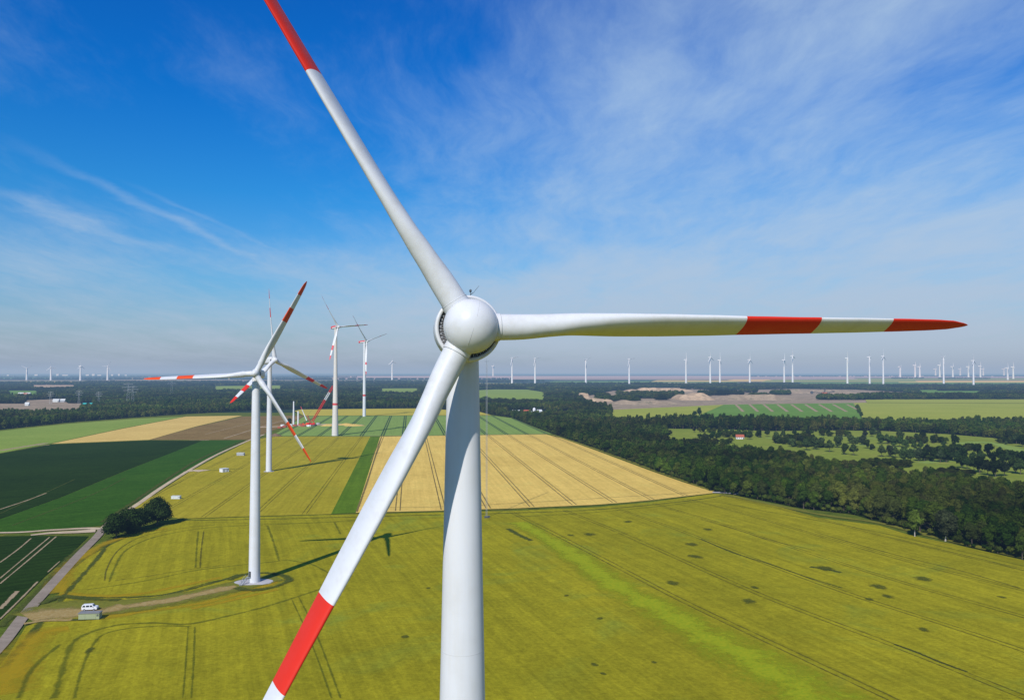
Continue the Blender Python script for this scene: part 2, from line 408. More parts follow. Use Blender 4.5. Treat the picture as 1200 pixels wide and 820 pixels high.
for z, wd, mi in [
    ([(180, 740), (205, 660), (240, 560), (300, 520), (400, 494), (520, 488), (630, 492), (760, 465), (900, 430), (1080, 372)], 2.4, 2),
    ([(248, 740), (275, 640), (312, 560), (350, 525), (430, 506), (540, 498), (640, 500)], 1.4, 2),
    ([(612, 740), (622, 620), (630, 500)],.8, 2), ([(640, 740), (648, 620), (652, 500)], .9, 2),
    ([(975, 405), (1010, 480), (1060, 600), (1110, 740)],.8, 2), ([(1000, 400), (1040, 480), (1085, 590), (1140, 740)], .9, 2),
    ([(365, 350), (385, 300), (420, 245), (500, 205), (600, 182), (700, 168), (830, 160), (940, 156), (1080, 150), (1200, 142)], 1.6, 2),
    ([(350, 345), (360, 300), (400, 240), (480, 196), (600, 172), (720, 158)], 1.0, 1),
    ([(290, 376), (400, 360), (520, 340), (650, 312), (780, 296), (900, 284), (960, 276)], 1.8, 2),
    ([(385, 345), (500, 330), (620, 310), (760, 292)], 1.0, 1),
    ([(655, 302), (658, 240), (664, 180)], 1.3, 2), ([(670, 302), (674, 240), (682, 180)], 1.0, 1),
    ([(895, 160), (915, 215), (935, 280)], 1.8, 2), ([(1120, 150), (1140, 190)], 1.8, 2),
    ([(960, 276), (1040, 290), (1100, 320)], 1.6, 2),
    ([(230, 400), (400, 402), (560, 392), (680, 362), (740, 345), (800, 325)], 2.6, 3),
    ([(420, 405), (560, 390), (700, 352), (780, 338)], 1.5, 3),
    ([(60, 740), (110, 640), (200, 560)], 2.0, 2)]:
    ns.append((A_(z), wd, mi))
# long edge along the wheat field and around its corner
B_ = lambda z: pl(z, 560, 560, 1.875)
ns += [([(215, 610), (300, 609), (400, 606.5), (520, 603.5), (600, 601.5), (700, 597.5), (800, 588), (845, 581.5)], 2.2, 3),
       ([(240, 612), (330, 614), (420, 611), (520, 607)], 1.2, 2), ([(600, 606), (680, 602), (770, 594), (830, 588), (900, 600), (1000, 618), (1100, 640), (1200, 664)], 2.0, 2)]
for z, wd, mi in [([(740, 120), (900, 165), (1060, 205), (1190, 243)], 1.5, 1), ([(900, 130), (1000, 155), (1100, 178), (1200, 205)], 1.2, 2), ([(490, 92), (560, 112), (640, 137), (740, 160)], 1.3, 1),
                  ([(66, 112), (90, 126), (118, 139)], 4.0, 3), ([(110, 68), (135, 68)], 3, 3), ([(730, 196), (765, 202), (798, 209)], 3.5, 3), ([(915, 367), (960, 383), (1010, 404), (1075, 428)], 1.6, 3),
                  ([(490, 135), (560, 165), (640, 190), (720, 218), (800, 243)], 1.5, 3)]:
    ns.append((B_(z), wd, mi))
ns += [(B_([(90, 98), (190, 155), (300, 235), (400, 290), (520, 360), (640, 425), (760, 500), (900, 600)]), (15, 34), 4),
       (B_([(130, 130), (260, 210), (400, 285), (560, 385), (700, 470)]), (4, 9), 4)]
ns += [(A_([(0, 730), (40, 640), (95, 560), (150, 520), (230, 505)]), (20, 9), 5), (A_([(205, 385), (200, 350), (230, 300), (300, 250), (360, 218), (470, 185), (560, 170)]), (13, 5), 5),
       (A_([(205, 388), (330, 398), (470, 390), (620, 360), (740, 335)]), (7, 4), 5), (A_([(330, 470), (500, 448), (680, 420), (820, 385), (930, 350)]), (8, 4), 5),
       (A_([(640, 440), (800, 405), (930, 375)]), (5, 3), 5)]
bl = [(245, 125, 6), (470, 147, 6), (478, 174, 6), (505, 114, 5), (330, 97, 5), (427, 232, 5), (595, 272, 5), (763, 200, 7), (880, 240, 6), (900, 261, 4), (978, 223, 6.5), (980, 335, 3.5), (268, 310, 2.2), (255, 412, 2.2), (205, 127, 4), (195, 260, 1.8), (275, 432, 1.8), (387, 407, 1.5), (608, 242, 3), (860, 268, 3), (1150, 263, 3)]
blots = [(B_([(x, y)])[0], r * .62, r * .85, rnd.uniform(-.5, .5)) for x, y, r in bl]
blots += [((105 + 0, 763), 1.6, 3.5, .3), ((475, 747), 1.6, 2, 0), ((502, 690), 1.2, 1.5, 0)]
sheet('crop_field', NEAR, M['rape'], .30, ns, blots, (M['track'], M['track_g'], M['track_d'], M['lush'], M['mustard'], M['blot']))

# turbine access track cut through the crop
acc = MB()
for i, (z, wd, mi) in enumerate([([(100, 470), (200, 440), (320, 440), (480, 425), (640, 400), (760, 372), (840, 352), (930, 335)], (22, 14), 0),
                 ([(90, 470), (170, 455), (260, 455), (340, 450), (420, 432)], (19, 11), 1), ([(420, 436), (520, 420), (640, 398), (740, 376), (790, 366)], (8, 9), 1),
                 ([(80, 492), (160, 480), (260, 478), (350, 470)], 3.0, 1), ([(240, 478), (300, 476), (350, 472)], 3, 2), ([(140, 425), (200, 400), (300, 408), (400, 412)], 4.5, 2),
                 ([(770, 345), (800, 330), (850, 322), (900, 322), (950, 330), (968, 343), (940, 360), (890, 374), (830, 378), (790, 370)], 4.5, 2)]):
    ribbon(acc, A_(z), wd, .42 + .02 * i, mi)
tag(acc.build('access_track', [M['grassy'], M['gravelly'], M['track_d']]), kind='structure')

# fields beyond
OL = [(210, 608), (155, 595), (180, 581), (222, 553), (250, 538), (292, 516.5), (320, 511.5), (434, 511.5), (388, 602.5), (300, 605)]
st = []
for a, b in clipped_lines(OL, WROWS, 27, -150, 700): st += pair(a, b, 2.2, .8, 1)
st += [([(222, 552.5), (255, 551), (285, 549)], 3, 2), (A_([(440, 130), (520, 60), (620, 5)]), 1.0, 1)]
sheet('olive_field', OL, M['rape2'], .25, st, (), (M['track'], M['track_d']))
GS = [(434, 511.5), (445.5, 511.5), (417, 601), (388, 602.5)]
sheet('green_strip_field', GS, M['gstrip'], .26)
WH = [(445.5, 511.5), (640, 509), (660, 514), (700, 528.5), (760, 551), (800, 565), (840, 577.3), (760, 587), (700, 591.5), (600, 596), (500, 599), (417, 601)]
st = []
for a, b in clipped_lines(WH, WROWS, 26.3, -17, 489, 3): st += pair(a, b, 2.6, .9, 1)
st += [([(447, 512), (432, 560), (418, 600)], 1.6, 1), ([(440, 595), (520, 594), (620, 589), (720, 583), (820, 577)], 1.0, 1), ([(417, 601.5), (520, 599.5), (620, 595.5), (720, 590.5), (838, 578)], 1.6, 2)]
sheet('wheat_field', WH, M['wheat'], .27, st, (), (M['track_w'], M['track_d']))
BA = [(318, 511), (340, 498), (357, 487.6), (400, 487.3), (576, 487), (600, 490), (626, 500.6), (647, 508.6), (445, 511)]
st = []
for a, b in clipped_lines(BA, WROWS, 26.3, -165, 1010, 2): st += pair(a, b, 3.0, 2.2, 1)
st += [([(640, 508.7), (560, 509.7), (445, 511), (380, 511.5)], 2.2, 2)]
sheet('barley_field', BA, M['barley'], .28, st, (), (M['track_b'], M['track_l']))
sheet('yellow_field', [(345, 481.5), (352, 479.8), (490, 478.5), (560, 482), (576, 486.4), (400, 486.8), (357, 487.2)], M['yellow_far'], .26)
BR = [(175, 515.5), (230, 500), (284, 488), (357, 486.8), (338, 498), (318, 505), (302, 511), (293, 515.5), (240, 515.5)]
sheet('brown_field', BR, M['fallow'], .24, [([(262, 514), (320, 496), (350, 489)], 4, 1), ([(240, 509), (300, 494)], 2, 1)], (), (M['track_l'],))
TA = [(60, 520), (140, 503), (218, 488), (284, 487), (230, 499.5), (175, 515.3)]
sheet('tan_field', TA, M['tan'], .22)
LG = [(-60, 515), (0, 505), (80, 496.5), (160, 490.5), (216, 488), (140, 502.5), (60, 519.5), (25, 526), (0, 531), (-60, 540)]
sheet('light_green_field', LG, M['lightgreen'], .20, [([(0, 528), (30, 523), (56, 519)], 9, 1)], (), (M['track_l'],))
DG = [(-420, 620), (0, 531.5), (60, 520.8), (175, 516), (237, 516.5), (150, 550), (70, 583), (0, 608), (-200, 680)]
sheet('dark_green_field', DG, M['darkgreen'], .23, [([(0, 597), (30, 587), (54, 578)], 1.6, 1), ([(44, 522), (58, 521.5)], 6, 1), ([(222, 515.8), (245, 515.8)], 5, 1)], (), (M['track_l'],))
MG = [(237, 516.5), (289, 515), (262, 529), (220, 552), (190, 572), (150, 594), (118, 616), (60, 622), (0, 625.5), (-200, 640), (-200, 680), (0, 608.5), (70, 583.5), (150, 550.5)]
sheet('mid_green_field', MG, M['midgreen'], .23, [(A_([(0, 120), (130, 60), (250, 5)]), 1.2, 1), (A_([(40, 160), (300, 60), (420, 0)]), 1.4, 1)], (), (M['track_d'],))
BL = [(-250, 660), (0, 628.5), (50, 628), (104, 628.5), (84, 648), (52, 676), (24, 704), (0, 727), (-120, 850), (-420, 900)]
st = [(A_(z), w_, 1) for z, w_ in [([(0, 355), (90, 280), (188, 197)], .9), ([(0, 337), (80, 270), (166, 199)], .8), ([(0, 284), (60, 240), (104, 203)], .9), ([(0, 440), (30, 410), (58, 380)], 2.0), ([(0, 474), (60, 415), (126, 348)], 1.0), ([(160, 316), (200, 280)], .7)]]
sheet('row_crop_field', BL, M['darkgreen'], .23, st, (), (M['track_l'],))
# lanes
rd = MB(); ribbon(rd, [(-260, 1010), (-60, 818), (0, 758), (28, 722), (60, 686), (92, 651), (112, 631), (122, 619)], (3.7, 4.0), .34, 0)
tag(rd.build('road', [M['road']]), kind='structure')
rd = MB(); ribbon(rd, [(118, 622), (135, 607), (160, 592), (190, 571), (222, 551), (256, 532), (292, 516), (310, 509)], (3.4, 3.0), .35, 0)
tag(rd.build('farm_track', [M['dirt']]), kind='structure')
rd = MB(); ribbon(rd, [(-160, 624), (0, 624.6), (60, 621.5), (100, 619.5), (118, 620)], (2.4, 5), .36, 0); ribbon(rd, [(36, 627.5), (60, 625), (92, 623.5), (112, 622)], (3, 9), .365, 0)
ribbon(rd, [(216, 553.5), (228, 551.5), (240, 552)], (3, 14), .37, 0)
tag(rd.build('dirt_lane', [M['dirt']]), kind='structure')
rd = MB(); ribbon(rd, [(0, 790), (40, 740), (80, 693), (118, 650), (128, 632)], (3.5, 2.5), .33, 0)
ribbon(rd, [(120, 612), (160, 586), (200, 559), (236, 537), (286, 516)], 4.0, .33, 0); ribbon(rd, [(0, 735), (40, 698), (80, 655), (110, 630)], 4, .33, 2)
tag(rd.build('verge', [M['track_d'], M['track_l'], M['track_d']]), kind='structure')
rd = MB(); ribbon(rd, [(845, 579.5), (905, 591.5), (960, 603), (1030, 613), (1090, 628), (1200, 654)], (5, 7), .37, 0)
ribbon(rd, [(648, 509.5), (700, 527), (760, 549), (835, 575.5)], (6, 5), .37, 0)
tag(rd.build('forest_verge', [M['grassy']]), kind='structure')
rd = MB(); ribbon(rd, [(835, 577.2), (850, 577.6), (864, 579)], (4, 6), .38, 0)
tag(rd.build('gravel_patch', [M['concrete']]), kind='structure')
mb = MB(); ribbon(mb, [(300, 501), (368, 498), (395, 497.2), (419, 498.5)], (12, 36), .36, 0); 
tag(mb.build('construction_ground', [ribbon_mat('dusty_gravel', (.45, .33, .20), (.55, .42, .28), .1, .6, .7, 1)]), kind='structure')

# far clearings inside the woods
def under(px, py, h=.225): return (px, 436 + (py - 436) / (1 - h))
CZ = [.30]
def clear(name, top, bottom, mat, z=.3, ext=True, **kw):
    CZ[0] += .09; z = CZ[0]
    poly = top + [under(*p) if ext else p for p in reversed(bottom)]
    sheet(name, poly, mat, z, **kw); return poly
CL = []
# open-cast mine
CL.append(clear('quarry_floor', [(735, 454.5), (812, 454.3), (834, 458), (931, 455.6), (1002, 456.6), (1060, 459.5), (1062, 463)], [(680, 459), (692, 466), (724, 472), (770, 475), (830, 472), (860, 472.5), (931, 470), (1000, 468.5), (1062, 466)], M['mauve'], .4))
CL.append(clear('golf_course', [(780, 502.5), (850, 503.5), (905, 505.5), (960, 504.5), (1030, 505), (1110, 509), (1165, 513.5), (1204, 523), (1500, 560)], [(780, 504.5), (830, 508), (870, 511), (915, 518), (950, 524), (1000, 530), (1080, 540), (1204, 552), (1500, 600)], M['golf'], .4,
    strips=[([(1080, 543), (1110, 540), (1150, 541), (1190, 546), (1240, 556)], 22, 1), ([(900, 514), (960, 511), (1040, 515)], 20, 1), ([(1120, 520), (1160, 519), (1200, 530)], 24, 1), ([(960, 520), (1040, 524), (1100, 531)], 16, 1)], extra_mats=(ribbon_mat('fairway', (.20, .28, .05), (.24, .31, .07), .02, .5, .5, .9),)))
GSR = [(860 + 18 / 3.53 * 0, 474), (1000, 472.4), (1012, 480.5), (900, 482.5), (840, 482.6)]
st = []
for i in range(9):
    xa = 862 + i * 16.3; st.append(([(xa, 473.8), (xa + 9 + i, 482.5)], 9, 1))
CL.append(clear('striped_green_field', [(848, 474.2), (860, 474), (1000, 472.2)], [(800, 482.4), (860, 483), (920, 483.2), (1013, 483)], M['strip_green'], .4, strips=st, extra_mats=(M['track_l'],)))
CL.append(clear('yellow_green_field', [(1000.6, 472.2), (1100, 470.5), (1210, 469.2), (1500, 468)], [(1013.6, 483), (1100, 484), (1210, 484.5), (1500, 486)], M['strip_yellow'], .42))
CL.append(clear('narrow_yellow_field', [(716, 480.5), (770, 478), (848, 474.4)], [(716, 482.4), (799, 482.4)], M['strip_yellow'], .42))
CL.append(clear('pale_green_field', [(555, 457.5), (580, 456.3), (618, 456.5), (640, 460)], [(540, 462), (600, 463.5), (638, 463.5)], M['lightgreen'], .4))
CL.append(clear('small_pale_field', [(446, 455.2), (490, 455)], [(446, 456.8), (490, 456.8)], M['lightgreen'], .4))
CL.append(clear('tan_strip_field', [(38, 449), (88, 448.8)], [(38, 451.5), (60, 452.6), (88, 451)], M['sand'], .4))
CL.append(clear('grey_green_field', [(8, 457.8), (46, 457.8)], [(10, 460), (46, 460)], M['strip_green'], .4))
CL.append(clear('pale_yard', [(28, 469.6), (80, 467.2)], [(28, 470.4), (80, 468.0)], M['mauve'], .4))
CL.append(clear('far_green_field', [(1075, 457.2), (1240, 456.2)], [(1082, 459.6), (1240, 459.6)], M['strip_green'], .4))
CL.append(clear('far_green_field', [(1010, 461.8), (1240, 462.4)], [(1016, 464.0), (1240, 464.6)], M['strip_yellow'], .4))
CL.append(clear('far_field', [(250, 452.6), (330, 451.6)], [(250, 454), (330, 453.4)], M['lightgreen'], .4))
CL.append(clear('far_field', [(-10, 473.6), (95, 473.2)], [(-10, 475.2), (95, 474.6)], M['mauve'], .4))
def bank(name, px0, px1, pyb, h, mat, depth=60, label=None):
    h *= .55
    a, b = g(px0, pyb), g(px1, pyb); n = 40; vs = []; fs = []
    for i in range(n + 1):
        t = i / n; p = a.lerp(b, t); e = min(1, 4 * t, 4 * (1 - t)) ** .6
        w1 = noise.noise(Vector((p.x * .01, 1, 0))) * 25 + noise.noise(Vector((p.x * .05, 2, 0))) * 12; hh = h * e * (1 + .5 * noise.noise(Vector((p.x * .03, 7, 0))))
        vs += [(p.x, p.y + w1, 0), (p.x, p.y + w1 + depth * .3, hh * .5), (p.x, p.y + w1 + depth * .45, hh * .52), (p.x, p.y + w1 + depth * .7, hh), (p.x, p.y + w1 + depth * 2.2, hh * .9), (p.x, p.y + w1 + depth * 3, 0)]
    for i in range(n):
        for k in range(5): fs.append((i * 6 + k, i * 6 + 6 + k, i * 6 + 7 + k, i * 6 + 1 + k))
    mb = MB(); mb.add(vs, fs, 0, None, False); o = mb.build(name, mat); tag(o, kind='structure'); return o
bank('sand_bank', 678, 694, 467, 26, M['sand'], 40)
bank('sand_bank', 690, 720, 471, 16, M['sand'], 30)
bank('sand_bank', 733, 815, 459, 26, M['sand'], 40)
bank('sand_bank', 742, 770, 466, 14, M['sand'], 30)
bank('sand_bank', 798, 840, 469, 32, M['sand'], 60)
bank('sand_bank', 716, 800, 474, 14, M['mauve'], 40)
bank('spoil_bank', 850, 935, 469, 26, M['mauve'], 60)
bank('spoil_bank', 915, 1010, 461, 22, M['mauve'], 60)
# distant stripes of land
for px0, px1, y0, y1, mt in [(395, 1400, 440.6, 442.6, 'pink'), (395, 1000, 443.0, 444.3, 'pink'), (560, 660, 449.2, 450.8, 'tan'), (650, 860, 446.6, 448.0, 'strip_green'), (770, 905, 445.6, 447.2, 'tan'), (860, 900, 444.6, 445.6, 'tan'),
                             (900, 1070, 445.2, 447.6, 'strip_yellow'), (940, 1300, 448.2, 451.5, 'strip_green'), (1060, 1300, 445.8, 448.2, 'tan'), (1000, 1300, 443.4, 444.8, 'strip_yellow'), (1110, 1300, 452.2, 453.8, 'strip_yellow'),
                             (-200, 560, 445.4, 446.2, 'mauve'), (-100, 60, 442.4, 443.2, 'strip_green'), (150, 420, 443.2, 444.0, 'tan'), (20, 120, 447.0, 447.7, 'tan'), (430, 560, 446.6, 447.4, 'pink'), (0, 300, 440.6, 441, 'strip_green')]:
    sheet('distant_field', [(px0, y0), (px1, y0), (px1 + 6, y1), (px0 - 8, y1)], M[mt], .8 + (y0 - 440) * -.02)

# ------------------------------------------------------------------ trees
def crown_mesh(mb, seed, h, cr, base, nblob, nleaf, ls, mi=0, core=.80, round_=1.0):
    r = random.Random(seed); blobs = []
    ch = h - base; cz = base + ch * .5
    for i in range(nblob):
        while True:
            v = Vector((r.uniform(-1, 1), r.uniform(-1, 1), r.uniform(-1, 1)))
            if v.length < 1: break
        k = r.uniform(.30, .46)
        taper = 1 - .35 * max(0, v.z) * round_
        c = Vector((v.x * cr * (1 - k) * taper * 1.05, v.y * cr * (1 - k) * taper * 1.05, cz + v.z * ch * .5 * (1 - k * .7)))
        blobs.append((c, cr * k * (1.1 if v.z < .5 else .9)))
    blobs.append((Vector((0, 0, cz)), cr * .62)); blobs.append((Vector((0, 0, cz + ch * .2)), cr * .5))
    def on(c, rr, seedv):
        v = Vector((r.gauss(0, 1), r.gauss(0, 1), r.gauss(0, 1) + .25)).normalized(); return v
    # inner cores so that the crown is not transparent
    ico = ICO
    for c, rr in blobs:
        vs = []
        for v in ico[0]:
            q = v * rr * core * (1 + .22 * noise.noise(v * 1.7 + c))
            vs.append(c + Vector((q.x, q.y, q.z * .9)))
        mb.add(vs, ico[1], mi, None, False)
    tot = sum(b[1] ** 2 for b in blobs)
    for c, rr in blobs:
        for _ in range(max(6, int(nleaf * rr * rr / tot))):
            v = on(c, rr, 0); d = rr * (r.uniform(.78, 1.12) + (.12 if r.random() < .15 else 0))
            p = c + Vector((v.x * d, v.y * d, v.z * d * .9))
            nn = (v + Vector((r.gauss(0, .45), r.gauss(0, .45), r.gauss(0, .45) + .25))).normalized()
            t = nn.orthogonal().normalized(); t = Quaternion(nn, r.uniform(0, 6.28)) @ t; b = nn.cross(t)
            s1 = ls * r.uniform(.6, 1.35); s2 = s1 * r.uniform(.5, .9)
            mb.add([p + t * s1, p + b * s2 + nn * s1 * .15, p - t * s1, p - b * s2 - nn * s1 * .1], [(0, 1, 2, 3)], mi)
    return blobs
def _ico():
    bm = bmesh.new(); bmesh.ops.create_icosphere(bm, subdivisions=1, radius=1); bm.verts.ensure_lookup_table()
    v = [x.co.copy() for x in bm.verts]; f = [tuple(y.index for y in x.verts) for x in bm.faces]; bm.free(); return v, f
ICO = _ico()
def trunk_mesh(mb, seed, h, base, rad, cr, mi=0):
    r = random.Random(seed); top = Vector((r.uniform(-.3, .3), r.uniform(-.3, .3), h * .72)); mid = Vector((r.uniform(-.2, .2), 0, base + .5))
    mb.bar((0, 0, -.2), (0, 0, .6), rad * 1.5, rad * 1.05, 8, mi); mb.bar((0, 0, .6), mid, rad * 1.05, rad * .8, 8, mi); mb.bar(mid, top, rad * .8, rad * .2, 7, mi)
    for i in range(6):
        t = r.uniform(.0, .75); p = mid.lerp(top, t); a = r.uniform(0, 6.28); L = cr * r.uniform(.5, .8)
        mb.bar(p, p + Vector((math.cos(a) * L, math.sin(a) * L, L * r.uniform(.4, .9))), rad * .4, rad * .1, 5, mi)
TREES = {}
def tree_meshes(key, seed, h, cr, base, nb, nl, ls, leaf, bark='bark', rnd_=1.0):
    mb = MB(); crown_mesh(mb, seed, h, cr, base, nb, nl, ls, round_=rnd_); c = mb.build('crown', M[leaf])
    mt = MB(); trunk_mesh(mt, seed, h, base, .035 * cr + h * .008, cr); t = mt.build('trunk', M[bark])
    one = MB(); one.v = mb.v + mt.v; b = len(mb.v)
    one.f = mb.f + [tuple(b + i for i in f) for f in mt.f]; one.m = [0] * len(mb.f) + [1] * len(mt.f); one.sm = mb.sm + mt.sm; one.uv = mb.uv + mt.uv
    w = one.build('tree', [M[leaf], M[bark]])
    me = (c.data, t.data, w.data)
    for o in (c, t, w): bpy.data.objects.remove(o)
    TREES[key] = me
for i in range(6):
    r = random.Random(100 + i)
    tree_meshes('broad%d' % i, 100 + i, r.uniform(15, 20), r.uniform(4.8, 6.6), r.uniform(.2, 1.2), 14, 2400, .46, 'leaf')
for i in range(5):
    r = random.Random(200 + i)
    tree_meshes('wood%d' % i, 200 + i, r.uniform(15, 19.5), r.uniform(5.0, 6.6), .6, 10, 480, .8, 'leaf')
tree_meshes('slim', 301, 19, 3.0, 1.5, 12, 900, .5, 'leaf', rnd_=1.6)
tree_meshes('dense_dark', 310, 12.5, 8.0, .4, 20, 5200, .42, 'leaf_dark')
tree_meshes('dense_dark2', 311, 13, 7.0, .4, 18, 4600, .42, 'leaf_dark')
tree_meshes('round_dark', 312, 15.5, 8.2, .4, 20, 5200, .42, 'leaf_dark')
tree_meshes('bright', 313, 15, 4.6, 3.6, 13, 1700, .5, 'leaf_light', 'palebark')
tree_meshes('greyish', 314, 17, 6.0, .8, 16, 3000, .45, 'leaf_grey', 'palebark')
for i in range(4): tree_meshes('park%d' % i, 320 + i, (11, 13, 9, 14)[i], (4.6, 4.8, 4.4, 3.4)[i], (.9, .6, .4, .5)[i], 11, 800, .55, 'leaf_golf')
tree_meshes('park_dark', 330, 13, 4.8, .8, 10, 700, .6, 'leaf_dark')
tree_meshes('bush', 331, 3.2, 2.0, 0.1, 7, 260, .4, 'leaf')

def put_tree(key, loc, s, label, cat='tree', group=None, name='tree', rz=None, parts=False, sz=None):
    rz = rnd.uniform(0, 6.28) if rz is None else rz
    c, t, w = TREES[key]
    if parts:
        o = empty(name, loc, rz)
        for nm, me in (('crown', c), ('trunk', t)):
            k = bpy.data.objects.new(nm, me); COL.objects.link(k); k.parent = o
    else:
        o = bpy.data.objects.new(name, w); COL.objects.link(o); o.location = loc; o.rotation_euler = (0, 0, rz)
    o.scale = (s, s, sz or s)
    return tag(o, label, cat, group)

# --- forest points
INCL = [pxpoly(FLOOR_R)]
EXCL = [pxpoly(p) for p in CL]
EXCL += [[(594, 486.5), (612, 487), (640, 488), (640, 481), (594, 480)], [(650, 484), (668, 480), (668, 486), (650, 488)], [(90, 478), (110, 478), (110, 473), (90, 473)]]
for k in range(12):   # scattered misty glades
    x = rnd.uniform(0, 1150); y = rnd.uniform(456, 470); EXCL.append([(x, y), (x + rnd.uniform(20, 50), y - .3), (x + rnd.uniform(20, 50), y + 1.5), (x, y + 1.2)])
BAND = lambda px, py: False
pts = []
def forest_scan(y0, y1, s):
    y = y0; r = random.Random(int(y0))
    while y < y1:
        half = y * 660 / F + 40; x = -half
        while x < half:
            X = x + r.uniform(-.42, .42) * s; Y = y + r.uniform(-.42, .42) * s; x += s
            px, py = to_px(X, Y)
            if px < -60 or px > 1260 or py < 451.5: continue
            if not inside(INCL[0], px, py): continue
            scrub = False
            if any(inside(e, px, py) for e in EXCL):
                if inside(EXCL[1], px, py) and py > 470 and noise.noise(Vector((X * .014, Y * .022, 9.0))) > (.34 if px > 880 else .16): scrub = True
                else: continue
            # gaps on the wooded strips: thinner where noise is low
            nz = noise.noise(Vector((X * .004, Y * .004, 1.3)))
            hs = .90 + .36 * nz + .16 * noise.noise(Vector((X * .02, Y * .02, 5)))
            pts.append((X, Y, s, hs * r.uniform(.74, 1.2) * (.6 if scrub else 1)))
        y += s
forest_scan(250, 900, 7.6); forest_scan(900, 1800, 9.0); forest_scan(1800, 2700, 13.0); forest_scan(2700, 4700, 19.0)
# edge trees as individuals
vis = [p for p in pts if -10 < to_px(p[0], p[1])[0] < 1210]
edge = [Vector(q) for q in wpoly([(1200, 656), (1130, 640), (1065, 622), (1000, 603), (940, 596), (860, 580), (838, 577), (760, 549), (700, 526), (648, 508.5), (600, 489.5)])]
def edge_d(x, y):
    p = Vector((x, y)); best = 1e9
    for a, b in zip(edge, edge[1:]):
        ab = b - a; t = max(0, min(1, (p - a).dot(ab) / ab.length_squared)); best = min(best, (a + ab * t - p).length)
    return best
def score(p):
    return p[1] * (1.0 + edge_d(p[0], p[1]) / 90.0)
vis.sort(key=score); near = vis[:215]; nearset = set(id(p) for p in near)
SPEC = [((1072, 629), 'bright', 14 / 15, 'bright yellow green tree with pale trunk at the forest edge', True), ((1108, 634), 'greyish', 1.0, 'broad grey green tree standing forward of the forest edge', True)]
ED = ['broad dark green tree on the field side edge of the forest', 'rounded mid green tree on the field side edge of the forest', 'tall bushy tree on the field side edge of the forest',
      'irregular deep green tree on the field side edge of the forest', 'wide leafy tree on the field side edge of the forest', 'full crowned olive green tree on the field side edge of the forest']
spec_w = [g(*s[0]) for s in SPEC]
for p in near:
    if any((Vector((p[0], p[1], 0)) - q).length < 6 for q in spec_w): continue
    i = rnd.randrange(6)
    put_tree('broad%d' % i, (p[0], p[1], .1), .80 * p[3], 'leafy green tree in the front rows of the forest beside the crop fields', 'tree', 'trees along the field side edge of the forest', 'forest_tree', parts=p[1] < 480)
for (pp, key, s, lab, prt), q in zip(SPEC, spec_w):
    put_tree(key, (q.x, q.y, .1), s, lab, 'tree', None, 'tree', parts=True)
# undergrowth skirt along the edge belongs to the forest mass
sk = []
r = random.Random(5)
for a, b in zip(edge, edge[1:]):
    L = (b - a).length; n = int(L / 2.6)
    for k in range(n):
        p = a.lerp(b, (k + r.random()) / n); nrm = Vector((b.y - a.y, -(b.x - a.x))).normalized()
        if nrm.x < 0: nrm = -nrm
        p = p + nrm * r.uniform(0, 4); sk.append((p.x, p.y, r.uniform(.6, 1.5)))

def scatter(name, items, keys, label, cat):
    """items: (x,y,z,scale,scale_z,index,rot) -> one object, instances by geometry nodes"""
    me = bpy.data.meshes.new(name); me.from_pydata([i[:3] for i in items], [], [])
    for nm, k, ty in (('sxy', 3, 'FLOAT'), ('szz', 4, 'FLOAT'), ('idx', 5, 'INT'), ('rot', 6, 'FLOAT')):
        at_ = me.attributes.new(nm, ty, 'POINT'); at_.data.foreach_set('value', [i[k] for i in items])
    o = bpy.data.objects.new(name, me); COL.objects.link(o)
    ng = bpy.data.node_groups.new(name, 'GeometryNodeTree')
    ng.interface.new_socket('Geometry', in_out='INPUT', socket_type='NodeSocketGeometry'); ng.interface.new_socket('Geometry', in_out='OUTPUT', socket_type='NodeSocketGeometry')
    gi = ng.nodes.new('NodeGroupInput'); go = ng.nodes.new('NodeGroupOutput'); L = ng.links
    mp = ng.nodes.new('GeometryNodeMeshToPoints'); L.new(gi.outputs[0], mp.inputs[0])
    ip = ng.nodes.new('GeometryNodeInstanceOnPoints'); L.new(mp.outputs[0], ip.inputs['Points'])
    jn = ng.nodes.new('GeometryNodeJoinGeometry')
    for k in reversed(keys):
        ob = bpy.data.objects.new('tree_source', TREES[k][2])
        oi = ng.nodes.new('GeometryNodeObjectInfo'); oi.inputs['Object'].default_value = ob; oi.inputs['As Instance'].default_value = True
        L.new(oi.outputs['Geometry'], jn.inputs[0])
    L.new(jn.outputs[0], ip.inputs['Instance']); ip.inputs['Pick Instance'].default_value = True
    def attr(nm, t):
        a = ng.nodes.new('GeometryNodeInputNamedAttribute'); a.data_type = t; a.inputs[0].default_value = nm; return a.outputs[0]
    L.new(attr('idx', 'INT'), ip.inputs['Instance Index'])
    cr = ng.nodes.new('ShaderNodeCombineXYZ'); L.new(attr('rot', 'FLOAT'), cr.inputs[2]); L.new(cr.outputs[0], ip.inputs['Rotation'])
    cs = ng.nodes.new('ShaderNodeCombineXYZ'); sx = attr('sxy', 'FLOAT'); L.new(sx, cs.inputs[0]); L.new(sx, cs.inputs[1]); L.new(attr('szz', 'FLOAT'), cs.inputs[2]); L.new(cs.outputs[0], ip.inputs['Scale'])
    L.new(ip.outputs[0], go.inputs[0])
    md = o.modifiers.new('scatter', 'NODES'); md.node_group = ng
    return tag(o, label, cat, kind='stuff')
items = []
r = random.Random(8)
for p in pts:
    if id(p) in nearset: continue
    X, Y, s, hs = p
    if any((Vector((X, Y, 0)) - q).length < 7 for q in spec_w): continue
    k = r.randrange(6) if Y < 700 else 6 + r.randrange(5)
    if r.random() < .05: k = 11
    wd = (.82 if Y < 1800 else s / 9.6) * r.uniform(.75, 1.3)
    if Y < 900: wd *= .95
    items.append((X, Y, .1, wd, hs * (.82 if Y < 900 else .9), k, r.uniform(0, 6.28)))
